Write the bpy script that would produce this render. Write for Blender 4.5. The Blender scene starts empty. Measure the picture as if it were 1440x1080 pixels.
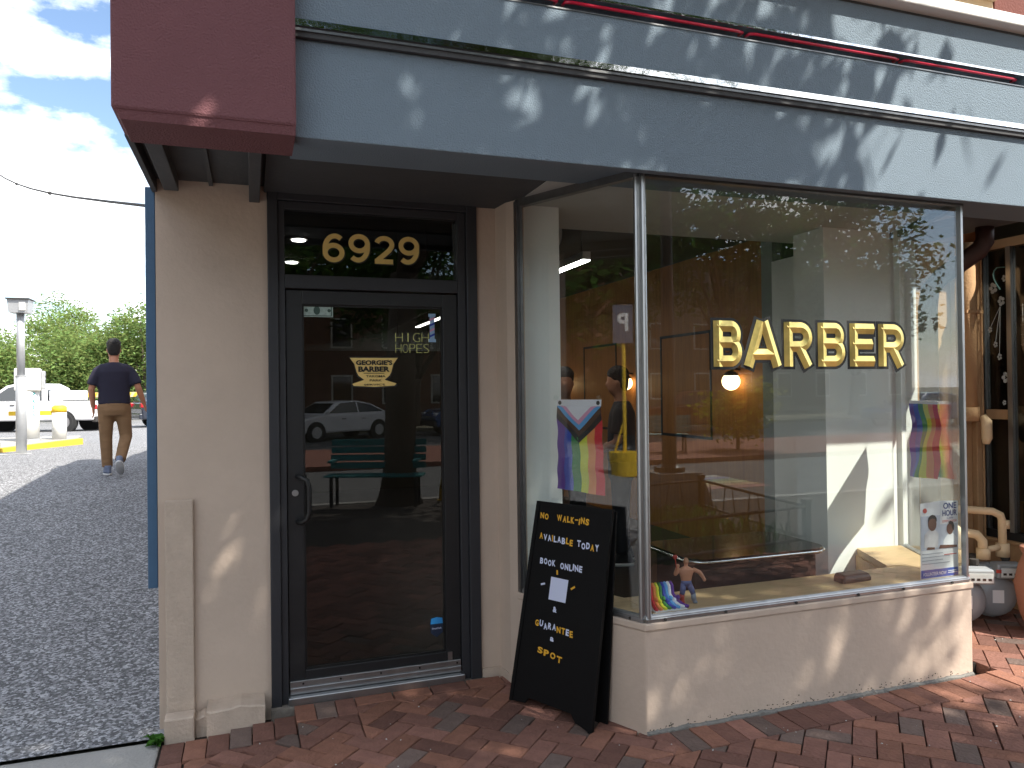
import bpy, bmesh, math, random
import numpy as np
from mathutils import Vector, Matrix, Euler
random.seed(7); rng = np.random.default_rng(11)
S = bpy.context.scene
COL = S.collection
R = math.radians

# ------------------------------------------------------------------ camera
YAW, PIT, ROL = .3357, .0078, -.0125
CAM = Vector((-1.7103, -3.0698, 1.5855))
cd = bpy.data.cameras.new('camera'); cam = bpy.data.objects.new('camera', cd); COL.objects.link(cam)
cd.sensor_width = 36.0; cd.lens = 36.0*1051.7/1440; cd.clip_start = .05; cd.clip_end = 2000
F_ = Vector((math.sin(YAW)*math.cos(PIT), math.cos(YAW)*math.cos(PIT), math.sin(PIT)))
R0 = Vector((math.cos(YAW), -math.sin(YAW), 0)); U0 = R0.cross(F_)
Rv = R0*math.cos(ROL)+U0*math.sin(ROL); Uv = U0*math.cos(ROL)-R0*math.sin(ROL)
cam.matrix_world = Matrix(((Rv.x, Uv.x, -F_.x, CAM.x), (Rv.y, Uv.y, -F_.y, CAM.y), (Rv.z, Uv.z, -F_.z, CAM.z), (0, 0, 0, 1)))
S.camera = cam
# ------------------------------------------------------------------ sky, sun, exposure
SUN = Vector((.5, -.66, 1.0)).normalized()
w = bpy.data.worlds.new('World'); S.world = w; w.use_nodes = True
nt = w.node_tree; nt.nodes.clear()
out = nt.nodes.new('ShaderNodeOutputWorld'); bg = nt.nodes.new('ShaderNodeBackground')
sky = nt.nodes.new('ShaderNodeTexSky'); sky.sky_type = 'NISHITA'; sky.sun_disc = False
sky.sun_elevation = math.asin(SUN.z); sky.sun_rotation = math.atan2(SUN.x, SUN.y)
sky.air_density = 1.0; sky.dust_density = .4; sky.ozone_density = 1.0
bg.inputs['Strength'].default_value = .14
tc = nt.nodes.new('ShaderNodeTexCoord'); mp = nt.nodes.new('ShaderNodeMapping'); mp.inputs['Scale'].default_value = (1.6, 1.6, 3.4)
mp.inputs['Location'].default_value = (.39, .06, .12)
nz = nt.nodes.new('ShaderNodeTexNoise'); nz.inputs['Scale'].default_value = 2.1; nz.inputs['Detail'].default_value = 9; nz.inputs['Roughness'].default_value = .56
rp = nt.nodes.new('ShaderNodeValToRGB'); rp.color_ramp.elements[0].position = .46; rp.color_ramp.elements[1].position = .57
mx = nt.nodes.new('ShaderNodeMix'); mx.data_type = 'RGBA'; mx.inputs['B'].default_value = (11, 11.2, 11.4, 1)
for a, b in ((tc.outputs['Generated'], mp.inputs['Vector']), (mp.outputs[0], nz.inputs['Vector']), (nz.outputs['Fac'], rp.inputs['Fac']),
             (rp.outputs['Color'], mx.inputs['Factor']), (sky.outputs[0], mx.inputs['A']), (mx.outputs['Result'], bg.inputs['Color']), (bg.outputs[0], out.inputs['Surface'])):
    nt.links.new(a, b)
sl = bpy.data.lights.new('sun', 'SUN'); sun = bpy.data.objects.new('sun', sl); COL.objects.link(sun)
sl.energy = 5.0; sl.angle = R(.53); sl.color = (1, .94, .84)
sun.rotation_mode = 'QUATERNION'; sun.rotation_quaternion = (-SUN).to_track_quat('-Z', 'Y'); sun.location = (8, -10, 20)
vs = S.view_settings; vs.view_transform = 'Standard'; vs.look = 'None'; vs.exposure = .88; vs.gamma = 1.0; vs.use_curve_mapping = False
S.cycles.max_bounces = 10; S.cycles.transparent_max_bounces = 24; S.cycles.glossy_bounces = 5; S.cycles.diffuse_bounces = 4
S.cycles.caustics_reflective = False; S.cycles.sample_clamp_indirect = 6; S.cycles.use_denoising = True

# ------------------------------------------------------------------ materials
M = {}
def rgb(h):   # sRGB hex -> linear
    v = [int(h[i:i+2], 16)/255 for i in (0, 2, 4)]
    return tuple(c/12.92 if c <= .04045 else ((c+.055)/1.055)**2.4 for c in v)
def mat(name, col, rough=.6, metal=0., var=.0, vscale=6., bump=0., bscale=60., spec=.5, emit=0., isl=0., objr=0., ecol=None, stretch=None, coat=0., var2=None):
    m = bpy.data.materials.new(name); m.use_nodes = True; M[name] = m
    n = m.node_tree.nodes; l = m.node_tree.links; p = n['Principled BSDF']
    if isinstance(col, str): col = rgb(col)
    p.inputs['Base Color'].default_value = (*col, 1); p.inputs['Roughness'].default_value = rough; p.inputs['Metallic'].default_value = metal
    p.inputs['Specular IOR Level'].default_value = spec; p.inputs['Coat Weight'].default_value = coat
    if emit: p.inputs['Emission Color'].default_value = (*(ecol or col), 1); p.inputs['Emission Strength'].default_value = emit
    src = None
    tcx = n.new('ShaderNodeTexCoord')
    if stretch:
        mpn = n.new('ShaderNodeMapping'); mpn.inputs['Scale'].default_value = stretch; l.new(tcx.outputs['Object'], mpn.inputs['Vector']); vec = mpn.outputs[0]
    else: vec = tcx.outputs['Object']
    def scaled(prev, facsock, lo, hi):
        mr = n.new('ShaderNodeMapRange'); mr.inputs['To Min'].default_value = lo; mr.inputs['To Max'].default_value = hi
        l.new(facsock, mr.inputs['Value'])
        h = n.new('ShaderNodeHueSaturation')
        if prev is None: h.inputs['Color'].default_value = (*col, 1)
        else: l.new(prev, h.inputs['Color'])
        l.new(mr.outputs[0], h.inputs['Value']); return h.outputs[0]
    if var:
        t = n.new('ShaderNodeTexNoise'); t.inputs['Scale'].default_value = vscale; t.inputs['Detail'].default_value = 8; t.inputs['Roughness'].default_value = .65
        l.new(vec, t.inputs['Vector'])
        mr0 = n.new('ShaderNodeMapRange'); mr0.inputs['From Min'].default_value = .25; mr0.inputs['From Max'].default_value = .75; l.new(t.outputs['Fac'], mr0.inputs['Value'])
        if var2:
            mm = n.new('ShaderNodeMix'); mm.data_type = 'RGBA'; mm.inputs['A'].default_value = (*col, 1); mm.inputs['B'].default_value = (*(rgb(var2) if isinstance(var2, str) else var2), 1)
            l.new(mr0.outputs[0], mm.inputs['Factor']); src = mm.outputs['Result']
        else: src = scaled(src, mr0.outputs[0], 1-var, 1+var)
    if isl:
        g = n.new('ShaderNodeNewGeometry'); src = scaled(src, g.outputs['Random Per Island'], 1-isl, 1+isl)
    if objr:
        o = n.new('ShaderNodeObjectInfo'); src = scaled(src, o.outputs['Random'], 1-objr, 1+objr)
    if src is not None: l.new(src, p.inputs['Base Color'])
    if bump:
        t2 = n.new('ShaderNodeTexNoise'); t2.inputs['Scale'].default_value = bscale; t2.inputs['Detail'].default_value = 5; l.new(vec, t2.inputs['Vector'])
        b = n.new('ShaderNodeBump'); b.inputs['Strength'].default_value = bump; b.inputs['Distance'].default_value = .02
        l.new(t2.outputs['Fac'], b.inputs['Height']); l.new(b.outputs[0], p.inputs['Normal'])
    return m
def glassmat(name, tint=(.96, .98, .97), r0=.04, dirt=0.):
    m = bpy.data.materials.new(name); m.use_nodes = True; M[name] = m
    n = m.node_tree.nodes; l = m.node_tree.links; n.clear()
    o = n.new('ShaderNodeOutputMaterial'); t = n.new('ShaderNodeBsdfTransparent'); t.inputs[0].default_value = (*tint, 1)
    g = n.new('ShaderNodeBsdfGlossy'); g.inputs['Roughness'].default_value = .0; g.inputs['Color'].default_value = (1, 1, 1, 1)
    lw = n.new('ShaderNodeLayerWeight'); lw.inputs['Blend'].default_value = .5
    pw = n.new('ShaderNodeMath'); pw.operation = 'POWER'; pw.inputs[1].default_value = 5
    ma = n.new('ShaderNodeMath'); ma.operation = 'MULTIPLY_ADD'; ma.inputs[1].default_value = 1-r0; ma.inputs[2].default_value = r0
    mix = n.new('ShaderNodeMixShader')
    l.new(lw.outputs['Facing'], pw.inputs[0]); l.new(pw.outputs[0], ma.inputs[0]); l.new(ma.outputs[0], mix.inputs[0])
    l.new(t.outputs[0], mix.inputs[1]); l.new(g.outputs[0], mix.inputs[2])
    last = mix.outputs[0]
    if dirt:   # faint dust film
        d = n.new('ShaderNodeBsdfDiffuse'); d.inputs[0].default_value = (.5, .5, .47, 1)
        tx = n.new('ShaderNodeTexNoise'); tx.inputs['Scale'].default_value = 3; tx.inputs['Detail'].default_value = 10; tx.inputs['Roughness'].default_value = .75
        tcn = n.new('ShaderNodeTexCoord'); l.new(tcn.outputs['Object'], tx.inputs['Vector'])
        mr = n.new('ShaderNodeMapRange'); mr.inputs['From Min'].default_value = .4; mr.inputs['From Max'].default_value = .8; mr.inputs['To Max'].default_value = dirt
        l.new(tx.outputs['Fac'], mr.inputs['Value'])
        m2 = n.new('ShaderNodeMixShader'); l.new(mr.outputs[0], m2.inputs[0]); l.new(last, m2.inputs[1]); l.new(d.outputs[0], m2.inputs[2]); last = m2.outputs[0]
    l.new(last, o.inputs['Surface'])
    return m
def leafmat(name, col, trans=.45, isl=.35, hue=.03):
    m = bpy.data.materials.new(name); m.use_nodes = True; M[name] = m
    n = m.node_tree.nodes; l = m.node_tree.links; n.clear()
    o = n.new('ShaderNodeOutputMaterial'); d = n.new('ShaderNodeBsdfDiffuse'); t = n.new('ShaderNodeBsdfTranslucent'); mixs = n.new('ShaderNodeMixShader'); mixs.inputs[0].default_value = trans
    g = n.new('ShaderNodeNewGeometry'); h = n.new('ShaderNodeHueSaturation'); h.inputs['Color'].default_value = (*col, 1)
    mr = n.new('ShaderNodeMapRange'); mr.inputs['To Min'].default_value = 1-isl; mr.inputs['To Max'].default_value = 1+isl
    mr2 = n.new('ShaderNodeMapRange'); mr2.inputs['To Min'].default_value = .5-hue; mr2.inputs['To Max'].default_value = .5+hue
    l.new(g.outputs['Random Per Island'], mr.inputs['Value']); l.new(g.outputs['Random Per Island'], mr2.inputs['Value'])
    l.new(mr.outputs[0], h.inputs['Value']); l.new(mr2.outputs[0], h.inputs['Hue'])
    l.new(h.outputs[0], d.inputs[0]); l.new(h.outputs[0], t.inputs[0]); l.new(d.outputs[0], mixs.inputs[1]); l.new(t.outputs[0], mixs.inputs[2]); l.new(mixs.outputs[0], o.inputs['Surface'])
    return m
mat('stucco', 'c1af9f', .85, var=.09, vscale=2.2, bump=.14, bscale=38, spec=.25)
mat('stucco_rough', 'bcab9b', .9, var=.12, vscale=9, bump=.3, bscale=60, spec=.2)
mat('stucco_tan', 'b08d68', .85, var=.1, vscale=3, bump=.3, bscale=60, spec=.25)
mat('concrete_dark', '7a736a', .9, var=.3, vscale=20, bump=.4)
mat('sealant', '716f6a', .8, var=.25, vscale=40, bump=.4)
mat('grime', '4a463e', .95, var=.4, vscale=30, bump=.6, bscale=90)
mat('fascia_blue', '778692', .78, var=.05, vscale=2.5, bump=.38, bscale=150, spec=.3)
mat('fascia_red', '764f53', .82, var=.06, vscale=2.5, bump=.45, bscale=130, spec=.25)
mat('soffit_dark', '47484a', .75, var=.12, vscale=5, bump=.1, bscale=40)
mat('frame_black', '2b2c30', .48, var=.1, vscale=7, bump=.05, bscale=30)
mat('door_black', '1c1d1f', .42, var=.12, vscale=8, bump=.04, bscale=40)
mat('blue_trim', '3f5f7d', .6, var=.08, bump=.1)
mat('alu', (.40, .41, .42), .38, 1., var=.12, vscale=12, bump=.08, bscale=40, stretch=(1, 1, .15))
mat('alu_dark', (.2, .205, .21), .42, 1., var=.2, vscale=12, bump=.1, bscale=40)
mat('chrome', (.75, .76, .77), .09, 1., bump=.12, bscale=14)
mat('white_cap', 'e8e8e4', .6, var=.05)
mat('neon_red', 'd0193f', .3, spec=.6)
mat('bracket', 'd8d5c8', .5)
mat('white_wall', 'e4e6e3', .75, var=.03, vscale=3)
mat('grey_wall', '8d9391', .75, var=.04)
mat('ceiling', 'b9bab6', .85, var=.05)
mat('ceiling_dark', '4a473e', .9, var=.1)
mat('floor_int', '2c2926', .5, var=.15, vscale=3)
mat('wood_wall', 'a06a35', .55, var=.25, vscale=5, stretch=(6, 6, .5), spec=.4)
mat('wood_pale', 'bfa37c', .55, var=.14, vscale=5, stretch=(1, 8, 8), bump=.05)
mat('orange_wall', '9a5424', .7, var=.06)
mat('black_matte', '121213', .5, var=.1)
mat('black_gloss', '0e0e0f', .16, coat=.3)
mat('mirror', (.09, .09, .09), .05, 1.)
mat('globe', (1, .83, .52), .4, emit=3.2, ecol=(1, .72, .36))
mat('tube_light', (1, 1, 1), .4, emit=11, ecol=(1, .98, .93))
mat('duct', '6f6f6a', .4, .7)
mat('gold', (.80, .62, .20), .3, .85, var=.3, vscale=9, bump=.25, bscale=7)
mat('gold_flat', rgb('e2c377'), .55, .1, var=.08, vscale=30)
mat('ink', '0c0c0c', .55)
mat('paper', 'e9eaec', .7)
mat('print_blue', '3a55a8', .6); mat('print_navy', '23397f', .6); mat('print_red', 'c94b3c', .6); mat('print_grey', 'a7aab2', .7)
mat('print_photo', 'c7cedb', .7, var=.2, vscale=14); mat('print_skin', '6b4433', .7); mat('print_hair', '1d1614', .8); mat('print_shirt', 'd9d7d8', .7, var=.12, vscale=40); mat('print_shirt2', 'eef0f4', .7)
for k, h in dict(f_white='e6e3ea', f_pink='d79ab8', f_blue='5aa0d8', f_brown='4d3527', f_black='1a1817', f_purple='59318f', f_indigo='2b45a6', f_green='2f7b3c', f_yellow='c9cc35', f_orange='d98445', f_red='c9252f').items():
    mat(k, h, .75, var=.05, vscale=25, bump=.1, bscale=120)
mat('letter_yellow', 'e0aa33', .5); mat('letter_white', 'cfd6ee', .5)
mat('board_black', '0f0f10', .6, spec=.2, var=.12, vscale=5, bump=.05, bscale=30)
mat('note_green', '9fb3ac', .7, var=.3, vscale=60); mat('note_dark', '3f5750', .7)
mat('shield_blue', '2a86c8', .5); mat('shield_dark', '14233a', .5); mat('pole_sticker', '8fb0cf', .5)
mat('yellow_neon', (.55, .52, .2), .4, emit=.6, ecol=(.75, .75, .3))
mat('brick', rgb('7b584d'), .88, var=.2, vscale=14, bump=.5, bscale=50, objr=.32, spec=.25)
mat('brick_grey', rgb('6a5a53'), .9, var=.2, vscale=14, bump=.5, bscale=50, objr=.2, spec=.25)
mat('brick_tan', rgb('875f4f'), .88, var=.2, vscale=14, bump=.5, bscale=50, objr=.2, spec=.25)
mat('brick_field', rgb('82574a'), .88, var=.2, vscale=12, bump=.4, bscale=50, isl=.35, spec=.25)
mat('sand', rgb('3a322c'), .95, var=.3, vscale=20, bump=.6, bscale=80)
for k_, h_ in dict(f_red='a77d76', f_orange='b0957a', f_yellow='aea983', f_green='8a9c86', f_indigo='838ba3', line_white='b5b5b0').items(): mat('soft_'+k_, h_, .85, var=.15, vscale=3)
def asphalt(name, c, sp):
    m = mat(name, c, .9, var=.12, vscale=1.2, bump=.35, bscale=130, spec=.3)
    n = m.node_tree.nodes; l = m.node_tree.links; p = n['Principled BSDF']
    v = n.new('ShaderNodeTexVoronoi'); v.inputs['Scale'].default_value = 75
    tcx = n.new('ShaderNodeTexCoord'); l.new(tcx.outputs['Object'], v.inputs['Vector'])
    mr = n.new('ShaderNodeMapRange'); mr.inputs['From Min'].default_value = .0; mr.inputs['From Max'].default_value = 1; mr.inputs['To Min'].default_value = .5; mr.inputs['To Max'].default_value = sp*1.2
    sx = n.new('ShaderNodeSeparateColor'); l.new(v.outputs['Color'], sx.inputs[0]); 
    pw = n.new('ShaderNodeMath'); pw.operation = 'POWER'; pw.inputs[1].default_value = 2.2; l.new(sx.outputs[0], pw.inputs[0]); l.new(pw.outputs[0], mr.inputs['Value'])
    h = n.new('ShaderNodeHueSaturation'); l.new(mr.outputs[0], h.inputs['Value'])
    prev = p.inputs['Base Color'].links[0].from_socket; l.new(prev, h.inputs['Color']); l.new(h.outputs[0], p.inputs['Base Color'])
    return m
asphalt('asphalt', (.18, .181, .188), 2.1); asphalt('road_asphalt', (.13, .13, .13), 1.5)
mat('concrete', (.32, .31, .29), .9, var=.16, vscale=3, bump=.4, bscale=60)
mat('earth', (.16, .15, .1), .95, var=.3, vscale=1, bump=.4)
mat('yellow_paint', (.72, .47, .03), .6, var=.15, vscale=8); mat('line_white', (.6, .6, .58), .8, var=.12, vscale=9)
mat('galv', (.48, .49, .5), .5, .5, var=.1, vscale=6); mat('machine_white', (.72, .72, .7), .5, var=.05); mat('teal', (.02, .24, .25), .5, var=.08)
mat('car_white', (.78, .78, .78), .3, coat=.6); mat('car_dark', (.02, .025, .04), .25, coat=.8); mat('car_blue', (.04, .10, .25), .25, coat=.8); mat('car_red', (.11, .02, .02), .3, coat=.7)
mat('rubber', (.025, .025, .025), .85); mat('rim', (.55, .55, .56), .35, .9); mat('car_glass', (.02, .025, .03), .05, spec=.8); mat('tail', (.4, .01, .015), .3); mat('headlamp', (.8, .8, .8), .15)
mat('bark', (.10, .075, .055), .95, var=.35, vscale=6, bump=.9, bscale=14, stretch=(1, 1, .3))
mat('skin', rgb('b98063'), .55, var=.05); mat('hair', (.012, .01, .009), .7, var=.3, vscale=40, bump=.8, bscale=90)
mat('navy', (.018, .016, .035), .85, var=.12, vscale=5, bump=.15, bscale=30); mat('khaki', rgb('8a6b4c'), .85, var=.16, vscale=5, bump=.9, bscale=8, stretch=(.6, .6, 1.6))
mat('shoe', rgb('6f7990'), .7, var=.15); mat('sole', (.6, .6, .6), .7); mat('cloth_black', (.015, .015, .017), .85); mat('jeans', (.02, .022, .03), .8)
mat('meter_grey', rgb('9aa0a5'), .45, .15, var=.06, vscale=8); mat('cream_pipe', rgb('dbbf98'), .6, var=.08, vscale=9, bump=.15); mat('iron', (.06, .055, .05), .7, .4)
mat('downspout', rgb('3a211b'), .55, var=.12); mat('clay', rgb('94644f'), .8, var=.12, vscale=5, bump=.2); mat('red_brown', rgb('6d3a30'), .85, var=.06, bump=.3); mat('cream_trim', rgb('cdb492'), .8, var=.06)
mat('toy_skin', rgb('b57f63'), .45); mat('toy_blue', rgb('47598a'), .5); mat('toy_red', rgb('a8332a'), .5); mat('toy_grey', rgb('7d8794'), .5)
mat('leather', '121317', .4, bump=.1); mat('wood_frame', 'b07b3f', .5, var=.15); mat('chalk', (.5, .52, .5), .8); mat('chalk_teal', (.2, .4, .4), .8)
mat('sign_slate', rgb('5f6678'), .5); mat('iron_black', (.012, .012, .012), .5); mat('stone', (.2, .19, .175), .9, var=.2, bump=.3)
mat('house_stone', (.22, .2, .17), .9, var=.2, vscale=1); mat('house_brick', (.25, .13, .09), .9, var=.2, vscale=2); mat('roof_grey', (.12, .12, .12), .9); mat('merch', rgb('8a7a2a'), .8, var=.5, vscale=9, var2='5a2a6a')
glassmat('glass', r0=.055, dirt=.010); glassmat('glass_door', tint=(.55, .56, .55), r0=.05, dirt=.006); glassmat('clear_plastic', r0=.05)
leafmat('leaf', (.055, .11, .02)); leafmat('leaf_far', (.21, .28, .09), trans=.45); leafmat('leaf_yellow', (.28, .27, .03)); leafmat('grass_blade', (.07, .13, .03)); leafmat('weed', (.07, .17, .03))

# ------------------------------------------------------------------ mesh builder
class MB:
    def __init__(s): s.v = []; s.f = []
    def add(s, v, f):
        b = len(s.v); s.v += [tuple(p) for p in v]; s.f += [tuple(i+b for i in q) for q in f]; return s
    def box(s, x0, x1, y0, y1, z0, z1):
        return s.add([(x0, y0, z0), (x1, y0, z0), (x1, y1, z0), (x0, y1, z0), (x0, y0, z1), (x1, y0, z1), (x1, y1, z1), (x0, y1, z1)],
                     [(3, 2, 1, 0), (4, 5, 6, 7), (0, 1, 5, 4), (1, 2, 6, 5), (2, 3, 7, 6), (3, 0, 4, 7)])
    def prism(s, poly, z0, z1):     # poly counter-clockwise, z0/z1 numbers
        n = len(poly)
        return s.add([(x, y, z0) for x, y in poly]+[(x, y, z1) for x, y in poly],
                     [tuple(range(n-1, -1, -1)), tuple(range(n, 2*n))]+[(i, (i+1) % n, n+(i+1) % n, n+i) for i in range(n)])
    def slab(s, pts, nrm, th):      # planar polygon of 3D points extruded along nrm
        n = len(pts); nv = Vector(nrm)*th; p = [Vector(q) for q in pts]
        return s.add(p+[q+nv for q in p], [tuple(range(n-1, -1, -1)), tuple(range(n, 2*n))]+[(i, (i+1) % n, n+(i+1) % n, n+i) for i in range(n)])
    def tube(s, path, rad, seg=10, cap=True, sy=1.0):   # swept along path; rad number or list
        path = [Vector(p) for p in path]; n = len(path); rad = rad if isinstance(rad, (list, tuple)) else [rad]*n
        vs_ = []; up = None
        for i in range(n):
            t = (path[min(i+1, n-1)]-path[max(i-1, 0)]).normalized()
            if up is None: up = Vector((0, 0, 1)) if abs(t.z) < .9 else Vector((0, 1, 0))
            a = t.cross(up)
            if a.length < 1e-4: a = t.cross(Vector((1, 0, 0)))
            a.normalize(); b = a.cross(t).normalized(); up = b
            rx = rad[i] if not isinstance(rad[i], tuple) else rad[i][0]; ry = rad[i]*sy if not isinstance(rad[i], tuple) else rad[i][1]
            for k in range(seg):
                an = 2*math.pi*k/seg; vs_.append(path[i]+a*(rx*math.cos(an))+b*(ry*math.sin(an)))
        f = [(i*seg+k, i*seg+(k+1) % seg, (i+1)*seg+(k+1) % seg, (i+1)*seg+k) for i in range(n-1) for k in range(seg)]
        if cap: f += [tuple(range(seg-1, -1, -1)), tuple(range((n-1)*seg, n*seg))]
        return s.add(vs_, f)
    def rings(s, rings):    # list of (cx,cy,z,rx,ry)
        seg = 20; vs_ = []
        for cx, cy, z, rx, ry in rings:
            for k in range(seg):
                an = 2*math.pi*k/seg; c, q = math.cos(an), math.sin(an)
                vs_.append((cx+rx*math.copysign(abs(c)**.85, c), cy+ry*math.copysign(abs(q)**.85, q), z))
        n = len(rings)
        f = [(i*seg+k, i*seg+(k+1) % seg, (i+1)*seg+(k+1) % seg, (i+1)*seg+k) for i in range(n-1) for k in range(seg)]
        return s.add(vs_, f+[tuple(range(seg-1, -1, -1)), tuple(range((n-1)*seg, n*seg))])
    def ball(s, c, r, seg=14, rgs=9):
        rx, ry, rz = r if isinstance(r, tuple) else (r, r, r); vs_ = [(c[0], c[1], c[2]-rz)]
        for i in range(1, rgs):
            a = -math.pi/2+math.pi*i/rgs
            vs_ += [(c[0]+rx*math.cos(a)*math.cos(2*math.pi*k/seg), c[1]+ry*math.cos(a)*math.sin(2*math.pi*k/seg), c[2]+rz*math.sin(a)) for k in range(seg)]
        vs_.append((c[0], c[1], c[2]+rz)); T = len(vs_)-1
        f = [(0, 1+(k+1) % seg, 1+k) for k in range(seg)]
        f += [(1+i*seg+k, 1+i*seg+(k+1) % seg, 1+(i+1)*seg+(k+1) % seg, 1+(i+1)*seg+k) for i in range(rgs-2) for k in range(seg)]
        f += [(T, 1+(rgs-2)*seg+k, 1+(rgs-2)*seg+(k+1) % seg) for k in range(seg)]
        return s.add(vs_, f)
    def mesh(s, name):
        m = bpy.data.meshes.new(name); m.from_pydata(s.v, [], s.f); m.update(); return m
def link(name, me, m=None, parent=None, smooth=False, bevel=0., seg=2):
    o = bpy.data.objects.new(name, me); COL.objects.link(o)
    if m is not None and me is not None: me.materials.clear(); me.materials.append(M[m] if isinstance(m, str) else m)
    if parent is not None: o.parent = parent
    if smooth and me: me.polygons.foreach_set('use_smooth', [True]*len(me.polygons))
    if bevel:
        b = o.modifiers.new('bevel', 'BEVEL'); b.width = bevel; b.segments = seg; b.limit_method = 'ANGLE'; b.angle_limit = R(40)
    return o
def obj(name, mb, m, parent=None, **k): return link(name, mb.mesh(name), m, parent, **k)
def tag(o, label, cat, group=None):
    o['label'] = label; o['category'] = cat
    if group: o['group'] = group
    return o
def thing(name, label, cat, loc=(0, 0, 0), rz=0, group=None):
    o = bpy.data.objects.new(name, None); COL.objects.link(o); o.location = loc; o.rotation_euler = (0, 0, rz); o.empty_display_size = .1
    return tag(o, label, cat, group)
def struct(o): o['kind'] = 'structure'; return o
def box(name, m, parent, *b, **k): return obj(name, MB().box(*b), m, parent, **k)
def text_mesh(s, size=1., extrude=.0, offset=0., bevel=0., space=1.):
    c = bpy.data.curves.new('t', 'FONT'); c.body = s; c.size = size; c.extrude = extrude; c.offset = offset; c.bevel_depth = bevel; c.resolution_u = 3; c.space_character = space; c.bevel_resolution = 0
    o = bpy.data.objects.new('t', c); COL.objects.link(o)
    dg = bpy.context.evaluated_depsgraph_get(); me = bpy.data.meshes.new_from_object(o.evaluated_get(dg))
    bpy.data.objects.remove(o); bpy.data.curves.remove(c); return me
def fit(me, x0, y0, wd, ht):     # scale a text mesh to a box (x,y)
    n = len(me.vertices); a = np.empty(n*3); me.vertices.foreach_get('co', a); a = a.reshape(-1, 3)
    lo, hi = a[:, :2].min(0), a[:, :2].max(0); d = np.maximum(hi-lo, 1e-6)
    sx = wd/d[0] if wd else ht/d[1]; sy = ht/d[1]
    a[:, 0] = x0+(a[:, 0]-lo[0])*sx; a[:, 1] = y0+(a[:, 1]-lo[1])*sy
    me.vertices.foreach_set('co', a.ravel()); me.update(); return me
def xform(me, fn):
    for v in me.vertices: v.co = fn(v.co)
    me.update(); return me
def wall_text(name, s, m, parent, x0, z0, wd, ht, y, offset=.0, th=.0015, **k):     # lettering facing -Y
    me = fit(text_mesh(s, 1, .0, offset, **k), x0, z0, wd, ht)
    me = xform(me, lambda c: Vector((c.x, y, c.y)))
    return link(name, me, m, parent)
sstep = lambda t: (lambda u: u*u*(3-2*u))(max(0., min(1., t)))
def gz(x, y):       # pavement falls a little towards the driveway
    return -.055*sstep((-1.45-x)/.65)
def alley_z(y):
    return float(np.interp(y, [-30, .6, 1.5, 3, 5, 7, 8, 9, 11, 14, 18, 24, 31, 60, 90], [-.07, -.065, -.01, .13, .31, .47, .53, .57, .57, .5, .42, .28, .16, .1, .1]))

# ================================================================== ground
g = struct(obj('ground', MB().box(-400, 400, -400, 400, -.5, -.18), 'earth'))
mb = MB(); ys = [.86, 1.2, 1.6, 2.2, 3, 4, 5, 6, 7, 8, 9, 10, 11, 12.5, 14, 16, 18, 21, 24, 28, 32, 42, 60]
xs = [-60, -30, -14, -9, -6, -4, -3, -2.05]; vs_ = [(x, y, alley_z(y)) for y in ys for x in xs]; nx = len(xs)
fs = [(j*nx+i, j*nx+i+1, (j+1)*nx+i+1, (j+1)*nx+i) for j in range(len(ys)-1) for i in range(nx-1)]
alley = struct(obj('driveway', MB().add(vs_, fs), 'asphalt', smooth=True))
lot = [14, 16, 18, 21, 24, 28, 32, 42, 60]; struct(obj('parking_lot', MB().add([(x, y, alley_z(y)) for y in lot for x in (-2.05, 60)], [(2*j, 2*j+1, 2*j+3, 2*j+2) for j in range(len(lot)-1)]), 'asphalt', smooth=True))
struct(obj('concrete_apron', MB().box(-60, -2.13, -6.2, .86, -.4, -.062), 'concrete', bevel=.01))
side = struct(obj('sidewalk', MB().box(-2.13, 60, -6.2, 1.2, -.4, -.075), 'sand'))
struct(obj('kerb', MB().box(-60, 60, -6.36, -6.2, -.4, -.06), 'concrete', bevel=.02))
struct(obj('road', MB().box(-80, 80, -12.0, -6.36, -.5, -.17), 'road_asphalt'))
pl = struct(obj('plaza', MB().box(-80, 80, -17, -12.0, -.5, -.06), 'brick_field'))
struct(obj('street', MB().box(-80, 80, -27, -17, -.5, -.17), 'road_asphalt'))
struct(obj('verge', MB().box(-80, 80, -70, -27, -.5, -.05), 'earth'))
for k, c in enumerate(('f_red', 'f_orange', 'f_yellow', 'f_green', 'f_indigo', 'line_white')):
    box('painted_stripe', 'soft_'+c, pl, 3.2, 7.0, -8.2-.3*k, -7.95-.3*k, -.168, -.164)
# -------- brick paving: soldier courses + 45 degree herringbone
def clip(poly, a, b, c):    # keep a*x+b*y<=c
    outp = []
    for i in range(len(poly)):
        p, q = poly[i], poly[(i+1) % len(poly)]; dp, dq = a*p[0]+b*p[1]-c, a*q[0]+b*q[1]-c
        if dp <= 0: outp.append(p)
        if dp*dq < 0: t = dp/(dp-dq); outp.append((p[0]+t*(q[0]-p[0]), p[1]+t*(q[1]-p[1])))
    return outp
def inset(poly, d):
    cx = sum(p[0] for p in poly)/len(poly); cy = sum(p[1] for p in poly)/len(poly)
    o_ = []
    for x, y in poly:
        L = math.hypot(x-cx, y-cy) or 1; o_.append((x-(x-cx)/L*d, y-(y-cy)/L*d))
    return o_
def area(p): return abs(sum(p[i][0]*p[(i+1) % len(p)][1]-p[(i+1) % len(p)][0]*p[i][1] for i in range(len(p))))/2
BR = []     # polygons
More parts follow.
